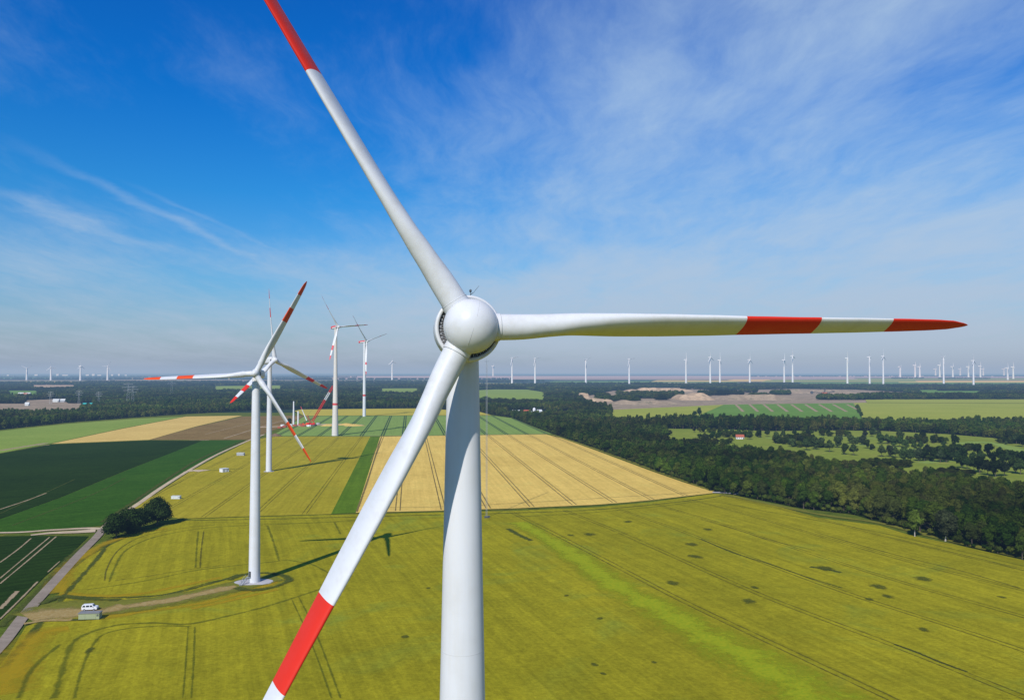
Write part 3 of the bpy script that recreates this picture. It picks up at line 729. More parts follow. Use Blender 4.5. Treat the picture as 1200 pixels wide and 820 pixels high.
for x, y, s in sk: items.append((x, y, .1, s, s, 12, r.uniform(0, 6.28)))
scatter('forest', items, ['broad%d' % i for i in range(6)] + ['wood%d' % i for i in range(5)] + ['slim', 'bush'], 'dense dark green mixed forest stretching behind the fields to the hazy distance', 'forest')
# far tree lines and woods near the horizon
far = []
def treeline(x0, x1, y, depth=3, step=.55, sc_=1.0):
    x = x0
    while x < x1:
        for k in range(depth):
            q = g(x + r.uniform(-.4, .4), y + r.uniform(-.12, .12) + (0 if k == 0 else r.uniform(-.25, .25)))
            far.append((q.x, q.y, 0, sc_ * r.uniform(1.6, 2.6), sc_ * r.uniform(.8, 1.25), r.randrange(5), r.uniform(0, 6.28)))
        x += step * (1 if r.random() < .93 else r.uniform(2, 9))
for a in [(-20, 330, 451), (330, 560, 450.6), (-20, 240, 449.6), (100, 560, 448.4), (560, 640, 447.2), (640, 780, 450.9), (700, 860, 452.3), (640, 700, 452.6), (835, 935, 451.5), (835, 900, 453.5), (930, 1045, 453.2), (1040, 1112, 453.6), (1100, 1112, 455.2), (1040, 1100, 455), (1120, 1133, 452.4), (1142, 1160, 453.4), (1165, 1200, 454.2),
          (1045, 1082, 443.6), (1100, 1160, 443.8), (880, 1220, 441.2), (-20, 420, 442), (-20, 600, 444.4), (430, 600, 447.9), (800, 880, 456), (700, 735, 470), (720, 760, 457.5), (870, 886, 460), (905, 925, 462.5), (770, 782, 468.5), (700, 712, 466), (820, 832, 464), (735, 750, 471.5), (880, 900, 467), (1010, 1060, 465.8), (960, 1030, 468.4), (1000, 1220, 468), (1060, 1220, 466.6), (1100, 1220, 458), (1110, 1220, 456.5), (820, 870, 463), (725, 800, 463.5), (740, 800, 466.6), (1150, 1210, 462.5)]:
    treeline(*a)
scatter('treeline', far, ['wood%d' % i for i in range(5)], 'hazy dark tree lines and small woods below the horizon', 'tree lines')

# golf course and park trees, single ones
C_ = lambda z: pl(z, 1000, 480, 4.315)
gt = [((352, 165), 'park_dark', 1.05), ((423, 130), 'park_dark', 1.0), ((500, 138), 'park_dark', .7), ((512, 188), 'park_dark', 1.15), ((457, 187), 'park2', .7), ((404, 165), 'park2', 1), ((320, 160), 'park1', .8), ((308, 208), 'park3', 1), ((340, 205), 'park0', .9),
      ((143, 240), 'park0', 1.1), ((130, 145), 'park1', .9), ((60, 145), 'park3', 1), ((235, 160), 'park1', 1.2), ((235, 190), 'park0', 1.2), ((265, 192), 'park2', 1.1), ((200, 190), 'park1', 1.1), ((170, 175), 'park0', 1.1), ((135, 175), 'park1', 1.1), ((25, 170), 'park2', .9), ((50, 180), 'park1', 1),
      ((10, 190), 'park0', 1), ((70, 198), 'park_dark', .9), ((95, 205), 'park2', .8), ((185, 240), 'park1', 1), ((213, 245), 'park0', 1), ((255, 262), 'park1', 1.2), ((290, 270), 'park0', 1.2), ((330, 262), 'park1', 1.1), ((375, 235), 'park0', 1.1), ((360, 262), 'park_dark', 1),
      ((405, 265), 'park_dark', 1.1), ((440, 268), 'park0', 1.1), ((470, 268), 'park_dark', 1.1), ((500, 240), 'park1', 1.1), ((520, 262), 'park2', 1.2), ((557, 235), 'park2', 1), ((560, 262), 'park_dark', 1), ((605, 266), 'park1', .8), ((630, 240), 'park_dark', 1.15), ((645, 266), 'park0', 1),
      ((685, 236), 'park_dark', 1.1), ((742, 238), 'park0', .9), ((702, 275), 'park_dark', .9), ((745, 283), 'park_dark', 1.3), ((775, 283), 'park0', 1.3), ((800, 283), 'park_dark', 1.2), ((830, 276), 'park0', 1.1), ((858, 280), 'park_dark', 1.1), ((735, 130), 'park_dark', 1.2), ((765, 145), 'park0', 1.2), ((790, 160), 'park_dark', 1.2),
      ((825, 175), 'park0', 1.2), ((855, 190), 'park_dark', 1.2), ((773, 178), 'park2', .5), ((548, 298), 'park_dark', 1), ((575, 302), 'park0', 1), ((610, 315), 'park0', 1.2), ((640, 322), 'park_dark', 1.2), ((680, 335), 'park0', 1.2), ((720, 342), 'park_dark', 1.2), ((765, 338), 'park0', 1.1), ((820, 325), 'park_dark', 1.2), ((845, 330), 'park0', 1.2), ((100, 128), 'park2', 1.2)]
gt = [(C_([p])[0], k, s) for p, k, s in gt]
gt += [((x, y), k, s) for x, y, k, s in [(866, 514, 'park1', 1), (878, 515.5, 'park0', 1), (890, 513, 'park_dark', .9), (899, 512, 'park0', .9), (910, 520, 'park1', 1.2), (918, 515, 'park3', 1.1), (928, 524, 'park2', 1.2), (937, 521, 'park1', 1), (945, 528, 'park0', 1.2), (946, 515, 'park1', 1), (955, 527, 'park1', 1.2), (963, 522, 'park2', 1.1),
                                        (972, 530, 'park0', 1.2), (981, 525, 'park1', 1.1), (985, 517, 'park2', .8), (990, 533, 'park_dark', 1), (996, 520, 'park1', 1), (1000, 534, 'park0', 1.1), (858, 509, 'park2', .9), (931, 511, 'park3', .9), (870, 507, 'park_dark', .9), (881, 507, 'park_dark', .9), (1022, 512, 'park3', 1)]]
GL = {'park0': 'round mid green tree on the golf course', 'park1': 'leafy upright tree on the golf course', 'park2': 'low pale bushy tree on the golf course', 'park3': 'slender tall tree on the golf course', 'park_dark': 'dark round tree on the golf course'}
for (px, py), k, s in gt:
    q = g(px, py); put_tree(k, (q.x, q.y, .3), s * .95, GL[k], 'tree', 'single trees dotted over the golf course', 'park_tree')
# cluster by the road
for (px, py), k, s, sz, lab in [((136, 631), 'dense_dark2', 1.0, .95, 'dark bushy tree at the road end of the clump, nearest the lane junction'), ((151, 625), 'dense_dark', 1.0, 1.0, 'dark rounded tree in the middle of the clump beside the road'),
                                ((165, 619.5), 'dense_dark2', .95, .85, 'lower dark tree linking the middle and the tall end of the roadside clump'), ((184, 615), 'round_dark', 1.0, .95, 'tall dark round tree at the field end of the roadside clump')]:
    q = g(px, py); put_tree(k, (q.x, q.y, .3), s, lab, 'tree', 'clump of dark trees beside the road', 'tree', parts=True, sz=sz)
q = g(339.5, 497.5); put_tree('park_dark', (q.x, q.y, .3), .85, 'small dark tree beside the white tower segments on the construction site', 'tree', None, 'tree')

# ------------------------------------------------------------------ wind turbines
CH = [(0, 1.0, 1.0), (.05, 1.0, 1.0), (.09, 1.0, .98), (.15, 1.13, .74), (.21, 1.37, .48), (.28, 1.50, .34), (.36, 1.48, .27), (.45, 1.36, .24), (.55, 1.18, .22), (.65, 1.05, .205), (.75, .94, .19), (.85, .81, .18), (.92, .69, .17), (.96, .55, .16), (.985, .30, .16), (.997, .13, .16), (1.0, .02, .2)]
def interp(tab, t, k):
    for a, b in zip(tab, tab[1:]):
        if a[0] <= t <= b[0]:
            u = (t - a[0]) / (b[0] - a[0]); u = u * u * (3 - 2 * u) * .5 + u * .5; return a[k] + (b[k] - a[k]) * u
    return tab[-1][k]
def blade_mesh(Rr, rootd, f=(.55, .70, .85), beta0=56, twist=13, bend=2.5, nsec=60, nr=32, mats=None, r0=0.0, cw=1.0, slant=.0):
    """blade along local +X, rotor normal local +Z (towards the wind), in-plane tangent local +Y"""
    ts = sorted(set([i / nsec for i in range(nsec + 1)] + list(f) + [.96, .985, .995]))
    ts = [t for t in ts if t >= r0 / Rr]
    mb = MB(); vs = []
    for t in ts:
        c = interp(CH, t, 1) * rootd * (cw if t > .1 else 1); th = interp(CH, t, 2)
        be = R_(beta0 + twist * (1 - t) ** 1.6); cdir = Vector((0, math.cos(be), math.sin(be))); nd = Vector((0, -math.sin(be), math.cos(be)))
        circ = max(0, min(1, (.22 - t) / .15)); circ = circ * circ * (3 - 2 * circ)
        cen = Vector((t * Rr, 0, bend * t ** 2))
        for i in range(nr):
            a = 2 * math.pi * i / nr; x = math.cos(a); s_ = math.sin(a)
            # airfoil: leading edge at x=+1
            xx = (1 - x) / 2
            yt = 5 * th * (.2969 * math.sqrt(max(xx, 0)) - .1260 * xx - .3516 * xx ** 2 + .2843 * xx ** 3 - .1015 * xx ** 4)
            air = (x * .5 + .05, (yt if s_ >= 0 else -yt) if abs(s_) > 1e-6 else 0.0)
            cir = (x * .5, s_ * .5 * th)
            ax = air[0] * (1 - circ) + cir[0] * circ; ay = air[1] * (1 - circ) + cir[1] * circ
            p = cen + cdir * (ax * c) + nd * (ay * c)
            vs.append(p)
    b = len(ts)
    mb.v = [tuple(v) for v in vs]
    for k in range(b - 1):
        tm = (ts[k] + ts[k + 1]) / 2; red = (f[0] < tm < f[1]) or (tm > f[2])
        for i in range(nr):
            j = (i + 1) % nr
            mb.f.append((k * nr + i, (k + 1) * nr + i, (k + 1) * nr + j, k * nr + j)); mb.m.append(1 if red else 0); mb.sm.append(True); mb.uv.append([(0, 0)] * 4)
    mb.f.append(tuple((b - 1) * nr + i for i in range(nr))); mb.m.append(1); mb.sm.append(False); mb.uv.append([(0, 0)] * nr)
    mb.f.append(tuple(reversed(range(nr)))); mb.m.append(0); mb.sm.append(False); mb.uv.append([(0, 0)] * nr)
    return mb
def rotor_frame(yaw, tilt, a):
    """world rotation whose X runs along the blade, Z along the rotor normal"""
    e1 = Vector((math.cos(yaw), math.sin(yaw), 0)); n = Vector((math.sin(yaw) * math.cos(tilt), -math.cos(yaw) * math.cos(tilt), math.sin(tilt)))
    e2 = n.cross(e1)
    if e2.z < 0: e2 = -e2
    x = math.cos(a) * e1 + math.sin(a) * e2; y = n.cross(x)
    m = Matrix((x, y, n)).transposed(); return m.to_4x4(), n
BL_CACHE = {}
def turbine(label, base, hub, Rr, yaw, phi, rt, rb, root, hubr, ws=('white', 'tower', 'red'), style='full', tilt=4, f=(.55, .70, .85), overhang=3.5, stripes=True, band=None, nac=(3.2, 3.4, 9), group=None, dphi=(0, 0, 0), bends=(2.5, 2.5, 2.5), beta0=56, cw=1.0, nacred=False, name='wind_turbine', nosec=60, seams=()):
    yaw, tilt = R_(yaw), R_(tilt)
    m0, n = rotor_frame(yaw, tilt, 0)
    hub = Vector(hub); root_o = empty(name, (base[0], base[1], 0)); bz = Vector((base[0], base[1], 0))
    tag(root_o, label, 'wind turbine', group)
    H = hub.z - hubr * 1.05; full = style == 'full'
    nseg = 64 if full else (32 if style == 'mid' else 12)
    prof = []; zs = [0, .02] + [i / 12 for i in range(1, 12)] + [1]
    if band: zs = sorted(zs + [band[0], band[1]])
    for z in zs:
        prof.append((rb + (rt - rb) * z if rb / rt < 2.4 else rt + (rb - rt) * (1 - z) ** 1.4, z * H, 1 if band and band[0] <= z < band[1] else 0))
    mb = MB(); mb.lathe(prof, nseg, 0); mb.bar((0, 0, H - .02), (0, 0, H), rt, rt, nseg)
    tw = mb.build('tower', [M[ws[1]], M[ws[2]]], root_o)
    for z in seams:
        k = MB(); r_ = rb + (rt - rb) * z / H; k.lathe([(r_ + .001, z - .02), (r_ + .008, z - .012), (r_ + .008, z + .012), (r_ + .001, z + .02)], 64)
        k.build('seam_ring', M['seam'], tw)
    # rotor frame placed at the hub
    def put(mb_, nm, mats, par=root_o, mat=m0, at_=hub):
        o = mb_.build(nm, mats, par); mm = Matrix.Translation(Vector(at_) - bz) @ mat
        o.matrix_local = mm; return o
    back = m0.copy()
    # nacelle: rounded body behind the hub
    nw, nh, nl = nac; k = MB(); secs = [(-hubr * .7, .80), (-hubr * .95, .93), (-hubr * 1.5, 1), (-hubr - nl * .75, 1.0), (-hubr - nl * .93, .93), (-hubr - nl, .72)]
    nn = 28 if style != 'far' else 8; vs = []
    for z, s_ in secs:
        for i in range(nn):
            a = 2 * math.pi * i / nn; cx, sy = math.cos(a), math.sin(a); e = .5 if style != 'far' else .7
            vs.append((abs(cx) ** e * math.copysign(nw / 2 * s_, cx), abs(sy) ** e * math.copysign(nh / 2 * s_, sy) + nh * .08, z))
    fs = [(q * nn + i, q * nn + (i + 1) % nn, (q + 1) * nn + (i + 1) % nn, (q + 1) * nn + i) for q in range(len(secs) - 1) for i in range(nn)]
    k.add(vs, fs, 0, None, True); k.add(vs[:nn], [tuple(range(nn))], 0); k.add(vs[-nn:], [tuple(reversed(range(nn)))], 0)
    if nacred:
        for mi_ in range(len(fs)):
            if 3 * nn <= mi_ < 5 * nn or nn * 2 <= mi_ < nn * 2 + nn // 2: k.m[mi_] = 1
    na = put(k, 'nacelle', [M[ws[0]], M[ws[2]]])
    # spinner
    k = MB()
    if full:
        prof = [(hubr * math.sin(a), hubr * math.cos(a) * 1.0 + .50) for a in [R_(x) for x in range(0, 101, 4)]]
        k.lathe(prof, 72); 
    else:
        ns_ = 20 if style == 'mid' else 8
        k.lathe([(.02, hubr * 1.25), (hubr * .45, hubr * 1.12), (hubr * .8, hubr * .7), (hubr, 0), (hubr * .98, -hubr * .8), (hubr * .3, -hubr * .9)], ns_)
    hb = put(k, 'hub', [M[ws[0]]])
    if full:
        s = MB()    # panel joint of the spinner, along a great circle
        P = [Vector((hubr * 1.002 * math.sin(R_(a)) * math.cos(R_(q)), hubr * 1.002 * math.sin(R_(a)) * math.sin(R_(q)), hubr * 1.002 * math.cos(R_(a)) + .50)) for a, q in [(x, 74) for x in range(70, 10, -5)] + [(x, 254) for x in range(10, 80, 5)]]
        for p0, p1 in zip(P, P[1:]): s.bar(p0, p1, .012, .012, 5)
        P = [Vector((hubr * 1.001 * math.sin(R_(72)) * math.cos(R_(a)), hubr * 1.001 * math.sin(R_(72)) * math.sin(R_(a)), hubr * 1.001 * math.cos(R_(72)) + .50)) for a in range(0, 361, 6)]
        for p0, p1 in zip(P, P[1:]): s.bar(p0, p1, .008, .008, 4)
        for a in range(0, 360, 15):
            v = Vector((math.sin(R_(76)) * math.cos(R_(a)), math.sin(R_(76)) * math.sin(R_(a)), math.cos(R_(76)))); s.bar(v * hubr * .99 + Vector((0, 0, .5)), v * hubr * 1.008 + Vector((0, 0, .5)), .028, .024, 6)
        s_o = s.build('seam', M['seam'], hb)
        # backplate ring with dark generator gap
        rr = hubr * 1.24; k = MB()
        k.lathe([(rr - .30, -1.05), (rr - .30, -.80), (rr - .24, -.72), (rr - .08, -.70), (rr - .01, -.78), (rr, -.92), (rr, -2.1), (rr - .1, -2.35), (rr - .5, -2.6), (1.0, -2.8)], 72)
        put(k, 'backplate', [M[ws[0]]])
        k = MB(); k.lathe([(.6, -1.12), (rr - .27, -1.12)], 60)
        gp = put(k, 'generator_gap', [M['black']])
        k = MB()
        for i in range(96):
            a = 2 * math.pi * i / 96; c_, s_ = math.cos(a), math.sin(a)
            k.bar((c_ * (hubr * .9), s_ * (hubr * .9), -1.02), (c_ * (rr - .30), s_ * (rr - .30), -.92), .03, .022, 4)
            if i % 2: k.box((c_ * (rr - .42), s_ * (rr - .42), -.95), (.16, .10, .08), 0, Matrix.Rotation(a, 3, 'Z'))
        put(k, 'cooling_fin', [M['grey']], gp, Matrix.Identity(4), bz)
    elif style == 'mid':
        k = MB(); k.lathe([(hubr * .3, -hubr * .62), (hubr * 1.12, -hubr * .75), (hubr * 1.14, -hubr * 1.1), (hubr * .4, -hubr * 1.2)], 20); put(k, 'backplate', [M['dark']])
    for q in range(3):
        a = R_(phi + dphi[q]) + q * 2 * math.pi / 3; mm, _ = rotor_frame(yaw, tilt, a)
        nr = 36 if full else (28 if style == 'mid' else 6); nsx = nosec if full else (44 if style == 'mid' else 10)
        key = (round(Rr, 2), root, bends[q], beta0, nr, f, cw)
        if key not in BL_CACHE:
            bmb = blade_mesh(Rr, root, f, beta0, 13, bends[q], nsx, nr, None, hubr * .55, cw); bo = bmb.build('blade', [M[ws[0]], M[ws[2]] if stripes else M[ws[0]]], root_o); BL_CACHE[key] = bo.data
        else:
            bo = bpy.data.objects.new('blade', BL_CACHE[key]); COL.objects.link(bo); bo.parent = root_o
        bo.matrix_local = Matrix.Translation(hub - bz) @ mm
        bo.cycles.shadow_terminator_offset = .15
        bo.cycles.shadow_terminator_geometry_offset = .15
        if full:
            # collar where the blade leaves the spinner, and its sealing line
            k = MB(); r1 = root / 2
            k.bar((hubr * .55, 0, 0), (hubr * 1.10, 0, 0), r1 * 1.06, r1 * 1.045, 48); k.lathe([(r1 * 1.0, 0), (r1 * 1.05, 0), (r1 * 1.062, .015), (r1 * 1.05, .045), (r1 * 1.0, .05)], 48, 1, Matrix.Translation((hubr * 1.08, 0, 0)) @ Matrix.Rotation(R_(90), 4, 'Y'))
            co = k.build('collar', [M[ws[0]], M['seam']], root_o); co.matrix_local = Matrix.Translation(hub - bz) @ mm
    return root_o, na, n, bz

# main turbine
D0 = 58.24; HUB = at(550.7, 383.2, D0)
yawm = R_(11.56)
tb = Vector((HUB.x - 3.6 * math.sin(yawm), HUB.y + 3.6 * math.cos(yawm), 0))
main, nac_o, nvec, bz = turbine('nearest white wind turbine with round hub and red banded blades, filling the foreground', tb, HUB, 40.7, 11.56, 1.35, 1.22, 2.85, 1.96, 2.02, dphi=(-.85, .35, .1), f=(.526, .680, .831), bends=(2.2, 2.8, 2.8), seams=(58.6, 36, 14), nac=(3.0, 3.2, 7.5), tilt=3.5)
# instruments on the nacelle roof
k = MB(); top = HUB - bz + Vector((.0, 2.6, 2.2))
k.bar(top + Vector((-.1, 0, -.7)), top + Vector((-.1, 0, .72)), .035, .02, 6); k.bar(top + Vector((-.1, 0, .45)), top + Vector((.12, .3, .65)), .02, .02, 5)
k.lathe([(.02, .0), (.09, .05), (.09, .2), (.02, .26)], 10, 0, Matrix.Translation(top + Vector((-.1, 0, .62))))
k.bar(top + Vector((.12, .0, .6)), top + Vector((.55, .1, 1.15)), .016, .012, 5); k.bar(top + Vector((-.1, 0, .52)), top + Vector((.12, 0, .6)), .016, .016, 5)
k.bar(top + Vector((.6, 0, -.7)), top + Vector((.6, 0, .02)), .03, .03, 6); k.bar(top + Vector((.45, 0, .02)), top + Vector((.8, 0, .05)), .03, .03, 6)
k.build('wind_vane', M['dark'], main)

# left turbine
q = g(297, 683.5); Hb = at(299.2, 437.5, 296.5)
t2, _, _, b2 = turbine('white wind turbine on a concrete pad in the crop field, left of the nearest one', (q.x, q.y + 1.0), Hb, 39.6, 4.5, 62.6, 1.45, 2.15, 2.1, 1.5, ws=('white', 'tower', 'orange'), style='mid', f=(.56, .705, .85), bends=(3.0,) * 3, dphi=(-1.2, .5, 0.8), nac=(3.2, 3.3, 8), cw=1.18, seams=())
k = MB(); k.lathe([(0.1, .5), (5.8, .5), (6.3, .42), (6.8, .1)], 40, 0, Matrix.Diagonal((1.15, .8, 1, 1)))
k.v = [(x * (1 + .16 * noise.noise(Vector((x * .35, y * .35, 4)))), y * (1 + .16 * noise.noise(Vector((x * .35, y * .35, 9)))), z) for x, y, z in k.v]; k.build('foundation', M['concrete'], t2)
k = MB()
for s_ in (-.5, .5):
    k.bar((-2.0 + s_, -2.2, 2.6), (-3.3 + s_, -5.6, .55), .09, .09, 5); k.bar((-2.0 + s_, -2.2, 3.6), (-3.3 + s_, -5.6, 1.55), .06, .06, 5)
    for i in range(4): p = Vector((-2.0 + s_, -2.2, 2.6)).lerp(Vector((-3.3 + s_, -5.6, .55)), i / 3); k.bar(p, p + Vector((0, 0, 1)), .05, .05, 5)
for i in range(9): p = Vector((-2.0, -2.2, 2.6)).lerp(Vector((-3.3, -5.6, .55)), i / 8); k.box(p, (1.0, .3, .06))
k.box((-1.6, -1.8, 2.6), (1.6, 1.2, .08)); k.build('stairs', M['grey'], t2)
k = MB(); k.box((-1.15, -1.85, 3.7), (1.0, .15, 2.1), 0, Matrix.Rotation(R_(-32), 3, 'Z')); k.build('door', M['dark'], t2)

# second, third and fourth
def std(label, bpx, bpy, hpx, hpy, R0, yaw, phi, rt, rb, **kw):
    q = g(bpx, bpy); Y = q.y; oh = kw.get('overhang', 4); hb = at(hpx, hpy, Y - oh * math.cos(R_(yaw)))
    return turbine(label, (hb.x - oh * math.sin(R_(yaw)), Y), hb, R0, yaw, phi, rt, rb, **kw)
t3 = std('white wind turbine standing close behind and right of the concrete pad one', 316, 552.5, 322, 422, 57.5, 57, 95.2, 1.65, 2.35, root=3.4, hubr=2.3, style='mid', bends=(3.5,) * 3, ws=('white', 'tower', 'red'), nac=(5.2, 5.4, 11), overhang=6, tilt=5, f=(.60, .73, .86), cw=.9, beta0=50)
t3 = t3[0]; k = MB(); k.lathe([(.1, .3), (4, .3), (4.6, .05)], 24); k.build('foundation', M['concrete'], t3)
std('wind turbine with tapered pale concrete tower, red band and red striped nacelle', 393, 510.5, 396.5, 383, 46.9, 52.1, 125.5, 1.7, 4.2, root=2.6, hubr=2.0, style='mid', bends=(3.5,) * 3, ws=('white', 'cream', 'pinkred'), nac=(3.8, 4, 11), band=(.285, .305), nacred=True, overhang=5, tilt=5, f=(.56, .70, .86), cw=.85)
std('slim white turbine with one red tower band, right of the tapered tower one', 427, 488, 430, 400, 63.0, 66, 135.0, 2.3, 2.9, root=3.2, hubr=2.2, style='mid', bends=(4.5,) * 3, ws=('white', 'tower', 'pinkred'), nac=(4, 4.2, 15), band=(.275, .30), nacred=True, overhang=5, tilt=5, f=(.62, .70, .90), cw=.75)

# horizon turbines: (base x, hub y, base y, phase, yaw, label)
FT = [(31, 431.5, 445.3, 30, 20, 'leftmost tiny white turbine on the hazy horizon at the left edge'), (59.5, 430, 445.5, 100, 35, 'second tiny turbine from the left edge, blades raised to the left'), (94.5, 429, 446, 90, 75, 'tiny turbine seen edge on between two others on the left horizon'), (126, 429, 445.4, 60, 40, 'tiny turbine on the left horizon nearest the striped blade tip'),
      (459.5, 423.5, 447.4, 95, 35, 'lone small turbine between the slim red banded one and the nearest turbine'), (600, 419.5, 450.7, 10, 35, 'small turbine just right of the thin mast behind the main tower'), (627, 420, 448.8, 10, 35, 'thin small turbine second to the right of the thin mast'), (686.5, 421.5, 449.9, 20, 40, 'small turbine above the left end of the quarry'),
      (737.3, 420.7, 453, 8, 35, 'small turbine at the edge of the sand quarry, one blade raised'), (804, 421.5, 450, 90, 75, 'small turbine seen edge on behind the quarry bank'), (832.3, 418.8, 450.8, 95, 50, 'taller turbine of the close pair behind the quarry'), (843.7, 422, 448.7, 85, 70, 'shorter turbine of the close pair behind the quarry'),
      (878.6, 421.6, 449.5, 85, 50, 'small turbine standing alone left of the spoil heap pair'), (919, 421.7, 449, 70, 60, 'shorter turbine of the pair above the spoil heap'), (928.8, 417, 450.6, 100, 55, 'taller turbine of the pair above the spoil heap'), (993, 419.7, 449.5, 100, 70, 'small turbine above the striped green field, blades nearly edge on'),
      (1019, 418.3, 452.3, 110, 60, 'left turbine of the tall pair above the yellow green field'), (1035, 417.5, 453.2, 85, 45, 'right turbine of the tall pair above the yellow green field'), (1055, 429.7, 442, 40, 50, 'tiny faint turbine right of the tall pair'), (1072.5, 428, 442, 90, 70, 'left turbine of a tiny faint pair below the red blade tip'),
      (1078, 429.7, 442.4, 80, 70, 'right turbine of a tiny faint pair below the red blade tip'), (1096.5, 432.5, 440, 90, 70, 'faintest dot like turbine left of the tall V bladed one'), (1101.4, 428, 443.4, 85, 65, 'tiny turbine close on the left of the tall V bladed one'), (1105.6, 418.3, 453.5, 25, 25, 'tall small turbine with blades raised in a V near the right edge'),
      (1116.7, 429.7, 443.3, 60, 60, 'tiny turbine close on the right of the tall V bladed one'), (1125.4, 432.5, 439.8, 90, 75, 'very faint short turbine between two larger ones near the right edge'), (1135, 429.7, 443.8, 100, 60, 'tiny turbine close on the left of the rightmost tall one'), (1140.7, 422.6, 453.7, 92, 45, 'rightmost tall turbine with one blade straight up'),
      (1149, 429, 443, 80, 70, 'tiny turbine close on the right of the rightmost tall one'), (1152.4, 432.5, 440.2, 90, 70, 'very faint turbine right of the rightmost tall one'), (1176.7, 432.5, 439.8, 90, 70, 'faint short turbine left of the last two'), (1181, 431, 445, 85, 60, 'second to last turbine at the right edge'), (1187.5, 430, 443.8, 85, 70, 'last tiny turbine at the right edge'),
      (578, 429, 440.5, 80, 60, 'very faint turbine low on the horizon right beside the thin mast')]
for px, hy, by, ph, yw, lab in FT:
    q = g(px, by); Y = q.y; s = Y / F
    R0 = (9.0 if by > 448 else 6.5 if by > 442.5 else 4.5) * s; R0 = round(min(R0, 62), 0)
    std(lab, px, by, px + .4, hy, R0, yw, ph, .75 * s, 1.15 * s, root=round(.5 * s, 0) + .5, hubr=.62 * s, style='far', ws=('white_far', 'white_far', 'white_far'), stripes=False, nac=(1.0 * s, 1.1 * s, 2.4 * s), group='small white turbines along the horizon', bends=(1,) * 3, overhang=.6 * s, beta0=45, name='wind_turbine')

# ------------------------------------------------------------------ met mast
q = g(570, 607); k = MB(); Hm = at(570, 421, q.y).z; w0 = .42
for i in range(3):
    a = 2.094 * i; k.bar((w0 * math.cos(a), w0 * math.sin(a), 0), (w0 * math.cos(a), w0 * math.sin(a), Hm - 3), .07, .07, 4)
zz = 0; j = 0
while zz < Hm - 4:
    for i in range(3):
        a, b = 2.094 * i, 2.094 * (i + 1)
        k.bar((w0 * math.cos(a), w0 * math.sin(a), zz), (w0 * math.cos(b), w0 * math.sin(b), zz + 1.2), .03, .03, 3, 0, False)
    zz += 1.2
mast = empty('lattice_mast', (q.x, q.y, .3)); tag(mast, 'thin grey lattice measuring mast standing at the wheat field edge, right of the main tower', 'mast')
k.build('lattice', M['grey'], mast)
k = MB(); k.bar((0, 0, Hm - 3), (0, 0, Hm), .05, .03, 6); k.bar((-.9, 0, Hm - 1.5), (.9, 0, Hm - 1.5), .03, .03, 4); k.box((-.9, 0, Hm - 1.3), (.16, .16, .3)); k.box((.9, 0, Hm - 1.3), (.16, .16, .3)); k.build('sensor', M['dark'], mast)
k = MB(); k.box((0, 0, .35), (2.2, 2.0, .8)); k.box((1.4, -.2, .6), (.8, .6, 1.3)); k.build('footing', M['dark'], mast)

# ------------------------------------------------------------------ electricity pylons far left
for px, yb, yt, lab in [(59, 474, 464.5, 'faint lattice pylon above the pale yard'), (92.5, 474, 463, 'faint lattice pylon left of the teal roofed shed'), (115.5, 475, 465, 'faint lattice pylon right of the teal roofed shed'), (150, 476, 455, 'tall faint pylon in the misty woods, left of a twin'), (155.5, 476, 458, 'faint pylon in the misty woods, right of its taller twin'), (201, 466, 446, 'faint tall pylon below the striped blade of the left turbine')]:
    q = g(px, yb); Ht = at(px, yt, q.y).z + 12; k = MB(); w0 = Ht * .075
    for sx in (-1, 1):
        for sy in (-1, 1): k.bar((w0 * sx, w0 * sy, 0), (w0 * .12 * sx, w0 * .12 * sy, Ht), .11, .08, 4)
    for i in range(9):
        z0, z1 = Ht * i / 9, Ht * (i + 1) / 9; a, b = w0 * (1 - .88 * i / 9), w0 * (1 - .88 * (i + 1) / 9)
        for s_ in (-1, 1): k.bar((-a * s_, -a, z0), (b * s_, -b, z1), .05, .05, 3); k.bar((-a, a * s_, z0), (-b, -b * s_, z1), .05, .05, 3)
    o = empty('electricity_pylon', (q.x, q.y, .1), .4); k.build('lattice', M['paleroof'], o)
    k = MB()
    for z in (.68, .82, .95): L = Ht * (.2 if z != .82 else .26); k.bar((-L, 0, Ht * z), (L, 0, Ht * z), .13, .13, 4); k.bar((-L, 0, Ht * z), (0, 0, Ht * (z + .045)), .12, .12, 3); k.bar((L, 0, Ht * z), (0, 0, Ht * (z + .045)), .12, .12, 3)
    k.build('crossarm', M['paleroof'], o); tag(o, lab, 'pylon', 'power line pylons in the misty woods')

